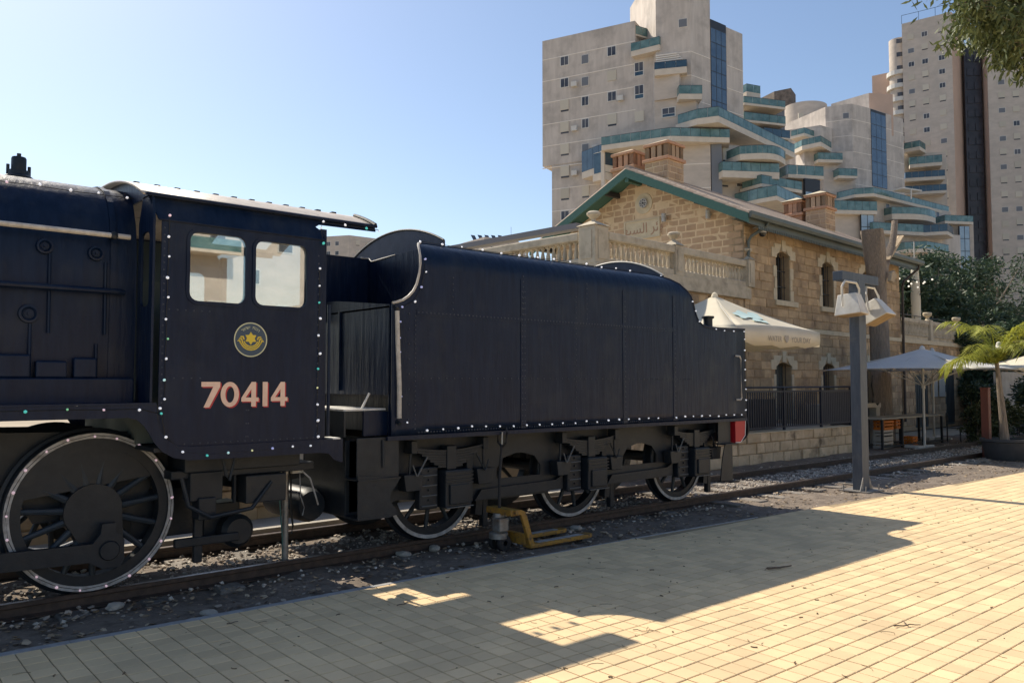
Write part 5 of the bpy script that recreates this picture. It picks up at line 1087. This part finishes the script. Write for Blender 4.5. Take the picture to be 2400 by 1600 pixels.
zt = zz(2330,45,172); D2_.block([(2318,176),(2336,171.6),(2340,184),(2322,190)], 0, zt, mat=MAT['facp'], closed=True); D2_.block([(2336,171.5),(2480,168)], 0, zt, 15, mat=MAT['fac2']); f1 = D2_.frame((2336,171.5),(2480,168))
for r in range(22):
    for px in (2368,2402,2440): D2_.window(f1, u_of(f1,px), zt-4-3.05*r, 1.15, 1.0, rk.choice('scswgs'))
# ---- far low blocks
for (nm, lb, pts, yt, d) in (('distant_building', 'distant tan apartment house seen between cab and tender', [(700,255),(815,250),(900,258)], 548, 250), ('distant_building', 'distant tan building with rooftop solar heaters left of terrace', [(1080,262),(1135,250),(1215,258)], 552, 250)):
    b_ = Bld(nm, lb, pts[1][0], d, group='distant buildings'); zt = zz(pts[1][0], yt, d); b_.block(pts, 0, zt, 12, mat=MAT['fac2']); b_.block([(pts[0][0]+28,262),(pts[1][0]+40,262)], zt, zt+1.2, 5, mat=MAT['facp'], name='roof_block')
    f1 = b_.frame(pts[0], pts[1]); f2 = b_.frame(pts[1], pts[2])
    for r in range(4):
        for u in (3,6.5,10,13): 
            if u < f1[3]-1: b_.window(f1, u, zt-3-3*r, 1.2, 1.2, 'w')
            if u < f2[3]-1: b_.window(f2, u, zt-3-3*r, 1.2, 1.2, 's')
    if 'solar' in lb:
        for k in range(5): q = gp(1112+16*k, 258); MB().add([(q.x-1,q.y-.5,zt+.2),(q.x+.6,q.y-.5,zt+.2),(q.x+.6,q.y+.8,zt+2.0),(q.x-1,q.y+.8,zt+2.0)], [(0,1,2,3)]).build('solar_panel', MAT['wpane'], b_.root, solid=.1)
        q = gp(1198,255); MB().tube([(q.x,q.y,zt),(q.x,q.y,zt+4)], .06, 5).build('antenna', MAT['grey'], b_.root)
# ================================================================ umbrellas, furniture, planting
MAT.update(canvas=M('cream_canvas', (.90,.84,.70), .85, col2=(.85,.785,.64), scale=2, bump=.01, bscale=2.5), canvasg=M('pale_grey_canvas', (.80,.785,.76), .85, col2=(.74,.73,.71), scale=2), teal=M('teal_print', (.42,.60,.585), .8, col2=(.55,.68,.66), scale=3), ink=M('grey_ink', (.40,.36,.31), .8),
 pole=M('umbrella_pole', (.52,.50,.45), .5), wood=M('red_brown_wood', (.17,.05,.028), .6, col2=(.13,.04,.025), scale=6, stretch=(4,4,.6)), oran=M('orange_crate', (.55,.16,.02), .6, rnd=.15), crateg=M('pale_crate', (.40,.36,.30), .7), pot=M('pot_grey', (.045,.047,.05), .7, col2=(.06,.06,.062), scale=6), table=M('table_top', (.34,.31,.25), .7), soil=M('soil', (.06,.045,.035), .95))
def translucent(m, amt=.35):
    nt = m.node_tree; b = nt.nodes['Principled BSDF']; t = nt.nodes.new('ShaderNodeBsdfTranslucent'); x = nt.nodes.new('ShaderNodeMixShader'); x.inputs[0].default_value = amt
    src = b.inputs['Base Color'].links
    if src: nt.links.new(src[0].from_socket, t.inputs[0])
    else: t.inputs[0].default_value = b.inputs['Base Color'].default_value
    o = nt.nodes['Material Output']; nt.links.new(b.outputs[0], x.inputs[1]); nt.links.new(t.outputs[0], x.inputs[2]); nt.links.new(x.outputs[0], o.inputs[0])
for k in ('canvas','canvasg'): translucent(MAT[k], .38)
def umbrella(label, X, Y, zb, ze, za, hw, mat, val=.0, rot=0., ribs=True, base=True, pr=.035):
    u = tag(empty('umbrella', (X, Y, zb), rot), label, 'umbrella', 'open cafe umbrellas'); B = lambda m, n_, mt, par=None, **k: m.build(n_, mt, par or u, local=True, **k)
    E_, Z = ze-zb, za-zb; cs = [(-hw,-hw),(hw,-hw),(hw,hw),(-hw,hw)]; can = None; n_ = 10
    for i in range(4):
        p, q = cs[i], cs[(i+1)%4]; m = MB()
        for r in range(n_+1):
            t = r/n_; s_ = t; z = Z+(E_-Z)*t+.0-(.10*sin(pi*t))*(0.6); sag = .05*t
            for k in range(n_+1):
                w_ = k/n_; m.v.append((s_*(p[0]+(q[0]-p[0])*w_), s_*(p[1]+(q[1]-p[1])*w_), z+sag*-sin(pi*w_)*-1*.9))
        for r in range(n_):
            for k in range(n_): a = r*(n_+1)+k; m.f.append((a, a+1, a+n_+2, a+n_+1))
        o = B(m, 'canopy_panel', mat, smooth=True, solid=.006)
        if val:
            m = MB()
            for k in range(n_+1):
                w_ = k/n_; x, y = p[0]+(q[0]-p[0])*w_, p[1]+(q[1]-p[1])*w_; m.v += [(x,y,E_+.05*.9*sin(pi*w_)),(x*1.003,y*1.003,E_-val*.5+.02*sin(pi*w_)),(x*.995,y*.995,E_-val-.05*sin(pi*w_)+.03*sin(k*2.1))]
            for k in range(n_): m.f += [(3*k,3*k+3,3*k+4,3*k+1),(3*k+1,3*k+4,3*k+5,3*k+2)]
            B(m, 'valance', mat, o, smooth=True, solid=.005)
    B(MB().lathe([(.09,Z-.04),(.06,Z+.05),(0,Z+.09)], (0,0,0), 'z', 12), 'finial', mat); B(MB().tube([(0,0,0),(0,0,Z)], pr, 12), 'pole', MAT['pole'], smooth=True)
    if ribs:
        for k in range(8):
            a = pi/4*k; r_ = hw*(1.38 if k % 2 else .98); B(MB().tube([(.0,0,Z-.06),(r_*cos(a),r_*sin(a),E_-.02)], .013, 6), 'rib', MAT['pole']); B(MB().tube([(0,0,E_-.45),(r_*.55*cos(a),r_*.55*sin(a),E_+(Z-E_)*.40-.05)], .011, 6), 'strut', MAT['pole'])
        B(MB().tube([(0,0,E_-.52),(0,0,E_-.40)], .06, 10), 'hub', MAT['pole'])
    if base:
        B(MB().box(-.55,.55,-.06,.06,.0,.10), 'base_bar', MAT['pole'], bevel=.015); B(MB().box(-.06,.06,-.55,.55,.0,.09), 'base_bar', MAT['pole'], bevel=.015)
    return u
u1 = umbrella('large cream umbrella with teal print beside the tender end', 11.1, 3.0, .6, 2.97, 3.88, 1.75, MAT['canvas'], .34)
# printed emblem and lettering on the front panel
def onpanel(s_, t): return Vector((s_*t*1.75, -t*1.75, (3.88-.6)+(2.97-3.88)*t-.06*sin(pi*t)+.045*t*sin(pi*(s_+1)/2)+.03))
shp = [(590,400),(650,392),(700,350),(800,400),(880,432),(868,388),(980,400),(1060,432),(1110,490),(1172,545),(1100,542),(1066,520),(1120,570),(1220,590),(1272,642),(1200,630),(1120,604),(1030,592),(955,556),(985,520),(900,502),(830,522),(770,512),(720,462),(640,430)]
shape = []; pn_ = Vector((0,-(3.88-2.97),1.75)).normalized(); p0_ = Vector((11.1,1.25,2.97))
for a, b in shp:
    d = ray(1640+a/7.84, 680+b/7.84); q = CAM+d*((p0_-CAM).dot(pn_)/d.dot(pn_)); shape.append((q.x-11.1, q.y-3.0))
def inside(x, y):
    r = False
    for (a, b), (c, d) in zip(shape, shape[1:]+shape[:1]):
        if (b > y) != (d > y) and x < (c-a)*(y-b)/(d-b)+a: r = not r
    return r
m = MB(); ax0, ax1 = min(p[0] for p in shape), max(p[0] for p in shape); ay0, ay1 = min(p[1] for p in shape), max(p[1] for p in shape); NX, NY = 70, 50
def onxy(x, y): t = max(.02, -y/1.75); return onpanel(x/(t*1.75), t)
for i in range(NX):
    for j in range(NY):
        a, b = ax0+(ax1-ax0)*i/NX, ay0+(ay1-ay0)*j/NY; da, db = (ax1-ax0)/NX, (ay1-ay0)/NY
        if inside(a+da/2, b+db/2): m.add([onxy(p_, q_) for p_, q_ in ((a,b),(a+da,b),(a+da,b+db),(a,b+db))], [(0,1,2,3)])
m.build('printed_emblem', MAT['teal'], u1, local=True, weld=True)
tx = otext('WATER  \u2665  YOUR DAY', .17, MAT['ink'], (.35,-1.772,2.15), (pi/2,0,0), u1, 'valance_lettering', .001)
u2 = umbrella('wide pale grey umbrella over the serving table', 18.9, 1.33, -.13, 2.12, 2.76, 2.05, MAT['canvasg'], 0)
u3 = umbrella('pale umbrella set behind the serving table near the doorways', 23.1, 2.7, -.13, 2.25, 2.85, 1.9, MAT['canvasg'], 0)
u4 = umbrella('pale umbrella at the right edge behind the potted palm', 22.6, -.7, -.13, 2.15, 2.75, 1.7, MAT['canvas'], 0)
cu = tag(empty('closed_umbrella', (15.51+17.7*cos(SA)-1.2*sin(SA), 5+17.7*sin(SA)+1.2*cos(SA), 3.5)), 'furled white umbrella standing upright on the lower terrace', 'umbrella')
MB().tube([(0,0,.6),(0,0,1.2),(-.02,0,2.2),(-.05,0,3.4),(-.06,0,3.72)], [.17,.20,.21,.17,.06], 12).build('furled_canopy', MAT['canvas'], cu, local=True, smooth=True); MB().tube([(0,0,0),(-.06,0,4.75)], .03, 8).build('pole', MAT['pole'], cu, local=True)
# serving table, bar, crates
tb = tag(empty('serving_table', (19.6, 2.3, -.13)), 'long low serving table with dark legs under the grey umbrella', 'table')
MB().box(17.6,22.0,1.95,2.75,.72,.765).build('table_top', MAT['table'], tb, bevel=.006)
for x in (17.7,19.0,20.5,21.9):
    for y in (2.0,2.7): MB().box(x-.03,x+.03,y-.03,y+.03,-.13,.72).build('leg', MAT['iron'], tb)
for y in (2.0,2.7): MB().box(17.7,21.9,y-.02,y+.02,-.08,-.04).build('stretcher', MAT['iron'], tb)
def crate(x, y, z, label, mat, w_=.40, d_=.30, hh=.27):
    c = tag(empty('crate', (x, y, z)), label, 'crate', 'crates under the serving table'); B = lambda m, n_, mt: m.build(n_, mt, c, local=True)
    B(MB().box(-w_/2,w_/2,-d_/2,d_/2,0,.02), 'floor', mat)
    for s_ in (-1, 1):
        for zz_ in (.02,.12,.21): B(MB().box(-w_/2,w_/2,s_*d_/2-.012,s_*d_/2+.012,zz_,zz_+.06), 'slat', mat); B(MB().box(s_*w_/2-.012,s_*w_/2+.012,-d_/2+.013,d_/2-.013,zz_,zz_+.06), 'slat', mat)
        for t in (-1, 1): B(MB().box(s_*(w_/2-.03)-.02,s_*(w_/2-.03)+.02,t*(d_/2-.03)-.02,t*(d_/2-.03)+.02,.02,hh), 'corner_post', mat)
    return c
for (x, y, z, lb, mt, w_) in ((18.35,2.25,.40,'orange crate on top of the stacked crates beneath the table','oran',.62),(18.3,2.25,.13,'pale crate with orange rim in middle of the stack','crateg',.62),(18.3,2.25,-.13,'pale crate at the bottom of the stack under the table','crateg',.62),(19.2,2.35,.40,'small orange crate hanging right of the tall stack','oran',.3),(20.0,2.2,-.13,'lone orange crate on the ground under the table','oran',.34)): crate(x, y, z, lb, MAT[mt], w_)
bar = tag(empty('bar_counter', (18.2, 3.35, -.13)), 'pale framed bar counter with dark front behind the table', 'counter')
MB().box(16.6,20.0,3.05,3.7,1.0,1.14).build('counter_top', MAT['crateg'], bar, bevel=.01); MB().box(16.7,19.9,3.3,3.6,-.13,1.0).build('front', MAT['navy'], bar); MB().box(19.72,19.98,3.08,3.6,-.13,1.0).build('side_leg', MAT['crateg'], bar); MB().box(16.6,16.8,3.08,3.6,-.13,1.0).build('side_leg', MAT['crateg'], bar)
bn = tag(empty('bonsai_plant', (19.75,3.2,1.0)), 'small dark bonsai in a black bowl on the bar counter', 'plant')
MB().lathe([(0,.0),(.12,.0),(.2,.13),(.17,.13),(0,.10)], (0,0,.01), 'z', 14).build('bowl', MAT['rub'], bn, local=True); MB().tube([(0,0,.1),(.04,0,.4),(-.05,0,.7),(.03,0,1.0)], [.03,.025,.02,.01], 8).build('stem', MAT['iron'], bn, local=True)
# ---------------------------------------------------------------- foliage
def leafmat(name, c1, c2, tr=.25):
    m = M(name, c1, .55, col2=c2, scale=9, lo=.3, hi=.7); translucent(m, tr); return m
MAT.update(lf_olive=leafmat('olive_leaf', (.075,.108,.040), (.15,.175,.068)), lf_dark=leafmat('dark_leaf', (.030,.060,.034), (.066,.102,.055)), lf_mid=leafmat('mid_leaf', (.04,.06,.028), (.075,.095,.045)), lf_palm=leafmat('palm_leaf', (.26,.30,.04), (.42,.42,.075), .4), lf_date=leafmat('date_leaf', (.075,.09,.045), (.12,.125,.06)))
def leaves(m, c, n, R_, size, rg, aspect=.3, droop=0., shell=.35):
    for _ in range(n):
        d = Vector((rg.gauss(0,1), rg.gauss(0,1), rg.gauss(0,1))).normalized()*(shell+(1-shell)*rg.random()**.5); p = Vector((c[0]+d.x*R_[0], c[1]+d.y*R_[1], c[2]+d.z*R_[2]))
        a = Vector((rg.gauss(0,1), rg.gauss(0,1), rg.gauss(0,.7)-droop)).normalized(); s_ = size*rg.uniform(.6,1.25); b = a.cross(Vector((rg.gauss(0,1),rg.gauss(0,1),rg.gauss(0,1)))).normalized()*s_*aspect*.5
        m.add([p, p+a*s_*.5+b, p+a*s_, p+a*s_*.5-b], [(0,1,2,3)])
def tree(name, label, base, h, clumps, mat, leaf, n, tr=.12, aspect=.35, droop=.2, seed=1, cat='tree', group=None, trunk_mat=None):
    rg = random.Random(seed); t = tag(empty(name, base), label, cat, group); m = MB(); lm = MB(); b = Vector(base)
    top = b+Vector((0,0,h)); m.tube([b, b+Vector((.1*h*.1,0,h*.4)), top], [tr,tr*.8,tr*.4], 8)
    for (cx, cy, cz, r) in clumps:
        c = b+Vector((cx,cy,cz)); m.tube([b+Vector((0,0,min(h*.5, max(.1, cz*.5)))), (b+c)/2+Vector((0,0,cz*.2)), c], [tr*.5,tr*.35,tr*.12], 6)
        k = max(3, int(r*5)); 
        for _ in range(k):
            o = Vector((rg.uniform(-1,1),rg.uniform(-1,1),rg.uniform(-.8,.9)))*r*.6; leaves(lm, c+o, int(n/k), (r*.55,r*.55,r*.45), leaf, rg, aspect, droop)
    m.build('trunk', trunk_mat or MAT['bark'], t); lm.build('crown', mat, t); return t
# overhanging branch, upper right (its trunk stands outside the frame)
tb_ = Vector((8.3,-6.6,-.1)); brn = tag(empty('overhanging_tree', tb_), 'leafy olive green tree branch hanging into the upper right corner', 'tree')
rg = random.Random(21); m = MB(); lm = MB(); m.tube([tb_, tb_+Vector((.1,.1,2.5)), tb_+Vector((-.1,.3,5.0)), tb_+Vector((-.4,.5,7.5))], [.22,.18,.15,.09], 10)
tips = [(2262,18),(2290,20),(2340,10),(2390,20),(2270,70),(2320,70),(2370,70),(2400,110),(2330,115),(2370,140),(2395,165),(2300,45),(2430,60),(2440,130),(2275,30),(2350,40),(2310,95),(2410,40),(2280,-30),(2320,-40),(2380,-40),(2450,-30),(2460,40),(2340,-80),(2420,-90)]
for (px, py) in tips:
    d_ = rg.uniform(9.2,10.6); c = at(px, py-8, d_); m.tube([tb_+Vector((-.15,.3,5.2)), (tb_+Vector((-.2,.4,6.4))+c)/2+Vector((0,0,.5)), c], [.05,.028,.008], 6)
    for _ in range(11):
        o = Vector((rg.gauss(0,.10),rg.gauss(0,.14),rg.gauss(0,.10))); e = c+o; m.tube([c, e], .004, 4)
        for k in range(26):
            p = e+Vector((rg.gauss(0,.055),rg.gauss(0,.07),rg.gauss(0,.07))); a = Vector((rg.gauss(0,.6),rg.gauss(0,.6),-abs(rg.gauss(.8,.5)))).normalized(); s_ = rg.uniform(.08,.15); b = a.cross(Vector((rg.gauss(0,1),rg.gauss(0,1),rg.gauss(0,1)))).normalized()*s_*.14
            lm.add([p, p+a*s_*.5+b, p+a*s_, p+a*s_*.5-b], [(0,1,2,3)])
m.build('branch', MAT['bark'], brn); lm.build('crown', MAT['lf_olive'], brn)
# palms
def palm(name, label, base, h, nf, fl, mat, seed, lean=(0,0), leafl=.3, wd=.02, tr=(.16,.10), up=(.2,1.1), az=None, cat='palm', trunk='bark', group=None):
    rg = random.Random(seed); t = tag(empty(name, base), label, cat, group); b = Vector(base); top = b+Vector((lean[0],lean[1],h))
    if h > .05: trunk_o = MB().tube([b, b.lerp(top,.5)+Vector((lean[0]*-.1,0,0)), top], [tr[0],(tr[0]+tr[1])/2,tr[1]], 10).build('trunk', MAT[trunk], t, smooth=True)
    for i in range(nf):
        a = az[i] if az else 2*pi*i/nf+rg.uniform(-.2,.2); e = rg.uniform(*up); L_ = fl*rg.uniform(.8,1.15); m = MB(); P = []; N_ = 12
        for k in range(N_+1):
            s_ = k/N_; ee = e-s_*s_*1.5; 
            if k == 0: p = top.copy()
            else: p = P[-1]+Vector((cos(a)*cos(ee), sin(a)*cos(ee), sin(ee)))*L_/N_
            P.append(p)
        m.tube(P, [.014*(1-.8*k/N_)*(fl/1.2) for k in range(N_+1)], 5)
        for k in range(2, N_+1):
            tdir = (P[k]-P[k-1]).normalized(); sd_ = tdir.cross(Vector((0,0,1))).normalized()
            for q in range(5):
                o = P[k-1].lerp(P[k], q/5)
                for s_ in (-1, 1):
                    ll = leafl*(1-.5*abs(k/N_-.45))*rg.uniform(.8,1.15); dr = (sd_*s_+tdir*.75+Vector((0,0,rg.uniform(-.55,.05)))).normalized(); w_ = dr.cross(Vector((0,0,1))).normalized()*wd
                    m.add([o, o+dr*ll*.5+w_-Vector((0,0,.02*ll)), o+dr*ll-Vector((0,0,.25*ll)), o+dr*ll*.5-w_-Vector((0,0,.02*ll))], [(0,1,2,3)])
        m.build('frond', mat, t)
    return t
pp = tag(empty('plant_pot', (17.0,-1.35,-.13)), 'large round dark grey pot holding the young palm', 'pot')
MB().lathe([(0,0),(.40,0),(.44,.05),(.52,.44),(.56,.46),(.56,.52),(.50,.52),(.48,.45),(0,.44)], (17.0,-1.35,-.13), 'z', 28).build('pot', MAT['pot'], pp, smooth=True); MB().lathe([(0,.43),(.48,.43)], (17.0,-1.35,-.10), 'z', 20).build('soil', MAT['soil'], pp)
palm('potted_palm', 'young palm with bright yellow green fronds in the dark pot', (17.0,-1.35,.3), 1.95, 15, 1.75, MAT['lf_palm'], 3, (-.22,.06), .50, .015, (.11,.045), (.35,1.35), trunk='bark')
wp = tag(empty('wooden_post', (17.2,-.87,-.13)), 'square red brown wooden post beside the potted palm', 'post'); MB().box(17.11,17.29,-.96,-.78,-.13,1.62).build('post', MAT['wood'], wp, bevel=.01); MB().box(17.10,17.30,-.97,-.77,1.62,1.65).build('cap', MAT['wood'], wp, bevel=.006)
S_ = lambda lx, ly: (15.51+lx*cos(SA)-ly*sin(SA), 5+lx*sin(SA)+ly*cos(SA))
x, y = S_(16.2, 4.5); palm('date_palm', 'feathery date palm rising behind the lower terrace', (x,y,3.4), 2.0, 22, 3.2, MAT['lf_date'], 8, (0,0), .55, .02, (.30,.26), (.1,1.45))
x, y = S_(14.0, 7.5); palm('date_palm', 'grey green palm close beside the station downpipe', (x,y,3.4), 3.0, 18, 3.0, MAT['lf_date'], 9, (0,0), .5, .02, (.28,.24), (.1,1.45))
rg = random.Random(4)
EV = ((34.5,8.6,1.8,4.6,1.9,'dark evergreen tree directly behind the furled umbrella'),(37.6,9.2,1.8,5.2,2.1,'dark evergreen tree second from left in the row behind terrace'),(41.0,9.4,1.8,5.9,2.3,'dark evergreen tree in the middle of the row behind terrace'),(44.8,9.6,1.8,6.6,2.4,'tallest dark evergreen tree of the row behind terrace'),(48.8,10.0,1.8,6.6,2.6,'dark evergreen tree second from right in the row'),(53.5,10.4,1.8,6.2,2.8,'dark evergreen tree at the right picture edge'),(36.5,5.6,-.1,4.6,1.6,'low dark bush filling the gap beyond the terrace end'),(41.5,5.8,-.1,4.9,1.9,'low dark bush behind the garden wall'),(47.0,6.2,-.1,5.0,2.2,'low dark bush near right edge behind the garden wall'))
for i, (x, y, zb, hh, r, lb) in enumerate(EV):
    cl = [(rg.uniform(-r,r)*.95, rg.uniform(-r,r)*.7, hh*q*rg.uniform(.9,1.12), r*rg.uniform(.30,.55)) for q in (.12,.25,.36,.47,.58,.68,.78,.88,.97) for _ in (0,1,2)]
    tree('evergreen_tree', lb, (x,y,zb), hh, cl, MAT['lf_dark'], .30, 330, .14, .34, .1, seed=i+30, group='evergreens behind the terrace')
x, y = S_(15.0, 3.4); 
x, y = (21.8,-1.75); tree('round_leaved_bush', 'small leaved olive coloured tree at the right picture edge', (24.2,-1.9,-.13), 2.6, [(0,0,3.1,.75),(.3,-.2,3.6,.7),(-.25,.3,3.9,.6),(.3,.2,2.7,.6),(0,0,4.2,.5)], MAT['lf_mid'], .11, 900, .07, .7, 0, seed=60)
for i, (x, y, r, hh, mt, lb) in enumerate(((21.3,.75,.55,1.1,'lf_mid','dull green shrub beside the serving table end'),(22.2,.35,.6,1.2,'lf_mid','dull green shrub left of the wooden post'),(24.5,-.6,.7,1.4,'lf_dark','dark shrub behind the wooden post'),(26.5,-1.6,.8,1.5,'lf_dark','dark shrub behind the potted palm'))):
    tree('garden_shrub', lb, (x,y,-.13), hh, [(rg.uniform(-r,r)*.6, rg.uniform(-r,r)*.6, hh*q, r*.6) for q in (.3,.5,.7,.9)]*2, MAT[mt], .13, 260, .03, .35, 0, seed=70+i, cat='shrub', group='shrubs in the garden')
# festoon lights, wall lamp, garden wall
fs = tag(empty('festoon_lights', (28.0,6.0,6.5)), 'string of round white bulbs hanging near the station downpipe', 'lights'); fb_ = bmesh.new(); bmesh.ops.create_icosphere(fb_, subdivisions=2, radius=.042); fm = bpy.data.meshes.new('bulb'); fb_.to_mesh(fm); fb_.free(); fm.materials.append(M('festoon_bulb', (.8,.78,.7), .3, emit=(1,.92,.75), estr=.6)); P = []
for (px, py) in ((2108,653),(2129,659),(2149,661),(2167,661),(2185,655)): P.append(on(1, 6.3, px, py))
for p in P: inst('bulb', fm, (p.x-28, p.y-6, p.z-6.5), fs)
for (px, py) in ((2136,665),(2130,671),(2151,673),(2164,664)): p = on(1, 7.0, px, py); inst('bulb', fm, (p.x-28, p.y-6, p.z-6.5), fs)
MB().tube([(p.x-28,p.y-6,p.z-6.42) for p in P], .012, 4).build('cable', MAT['wire'], fs, local=True)
gl = tag(empty('garden_lamp', (22.2,-1.45,-.13)), 'thin garden lamp post with white bell shade at right', 'lamp'); MB().tube([(22.2,-1.45,-.13),(22.2,-1.45,4.3)], .022, 8).build('post', MAT['galv'], gl); MB().tube([(22.2,-1.45,3.1),(21.9,-1.3,3.25),(21.4,-1.1,3.22),(21.0,-.9,3.05)], .014, 6).build('arm', MAT['galv'], gl); MB().tube([(22.2,-1.45,3.0),(24.5,-2.2,2.75)], .01, 5).build('cable', MAT['galv'], gl)
q = on(1, -1.3, 2341, 812); MB().lathe([(.02,.12),(.05,.10),(.07,.02),(.17,-.06),(.18,-.08)], (q.x,q.y,q.z), 'z', 18).build('bell_shade', MAT['flood'], gl, smooth=True); MB().tube([(q.x,q.y,q.z+.1),(22.2,-1.45,3.05)], .01, 5).build('arm', MAT['galv'], gl)
gw = MB().box(31.2,42,3.2,3.5,-.2,2.2).build('garden_wall', MAT['concrete']); tag(gw, 'plain pale garden wall behind shrubs at the right', 'wall')

# cafe chairs and dark planting at the right
def chair(x, y, rz_, label):
    c = tag(empty('cafe_chair', (x, y, -.13), rz_), label, 'chair', 'cafe chairs'); B = lambda m, n_: m.build(n_, MAT['iron'], c, local=True)
    B(MB().box(-.21,.21,-.21,.21,.43,.46), 'seat'); B(MB().prism([(-.2,.5),(.2,.5),(.22,.86),(.1,.92),(-.1,.92),(-.22,.86)], .19, .22, 'y'), 'backrest')
    for a in (-.19,.19):
        for b in (-.19,.19): B(MB().tube([(a,b,0),(a*.95,b*.95,.86 if b > 0 else .44)], .014, 6), 'leg')
for i, (x, y, r, lb) in enumerate(((22.6,1.9,.4,'dark cafe chair behind the right end of the serving table'),(23.6,1.5,1.2,'dark cafe chair left of the garden shrubs'),(24.6,1.9,-.5,'dark cafe chair deepest in the shade by the doorway'),(21.2,3.4,.2,'dark cafe chair between the serving table and stone wall'),(25.4,.7,2.0,'dark cafe chair right of the wooden post'))): chair(x, y, r, lb)
for i, (x, y, r, hh, lb) in enumerate(((25.6,2.4,.9,1.7,'tall dark shrub in shade beside the terrace doorway'),(27.5,1.2,1.0,1.8,'dense dark shrub far behind the wooden post'),(29.5,.2,1.0,1.6,'dense dark shrub behind the lamp post at right'),(31.5,-.9,1.0,1.7,'dense dark shrub nearest the right picture edge'))):
    tree('garden_shrub', lb, (x,y,-.13), hh, [(rg.uniform(-r,r)*.6, rg.uniform(-r,r)*.6, hh*q, r*.6) for q in (.2,.4,.6,.75,.9)]*2, MAT['lf_dark'], .17, 300, .03, .4, 0, seed=90+i, cat='shrub', group='shrubs in the garden')
for i, (x, y, hh, lb) in enumerate(((43.5,11.5,6.6,'ragged palm crown rising above the evergreen row'),(50.5,12.0,7.2,'ragged palm crown above the evergreens near the right edge'))):
    palm('date_palm', lb, (x,y,0), hh, 18, 2.6, MAT['lf_date'], 50+i, (0,0), .5, .025, (.25,.2), (.1,1.45), group='palms behind the terrace')
# sunlit apartment block behind the viewer, mirrored in the cab windows
rb = tag(empty('apartment_block', (26,-62,-.2)), 'sunlit beige apartment block behind the viewer mirrored in cab windows', 'building')
RB = lambda *b, n_='wall', mt='fac2': MB().box(*b).build(n_, MAT[mt], rb)
for (x0, x1, y0, y1, h_) in ((-2,13,-76,-61,13.5),(13,30,-78,-62.5,22),(30,44,-76,-61.5,16.5),(44,62,-80,-64,26)):
    RB(x0,x1,y0,y1,-.2,h_)
    k = 0; z = 1.2
    while z < h_-2.4:
        x = x0+1.2
        while x < x1-2:
            if (k*7+int(z)) % 5 < 3:
                o = RB(x,x+1.5,y1,y1+.06,z,z+1.4,n_='window',mt='wfr'); MB().box(x+.1,x+1.4,y1+.06,y1+.08,z+.1,z+1.3).build('pane', MAT['wpane'], o)
            x += 3.1; k += 1
        if int(z) % 2: 
            bx0 = x0+(k*3 % 6); o = RB(bx0,bx0+6.5,y1,y1+1.8,z-.9,z-.65,n_='balcony',mt='slab'); MB().box(bx0,bx0+6.5,y1+1.75,y1+1.8,z-.65,z+.35).build('glass_panel', MAT['bal'], o)
        z += 3.05
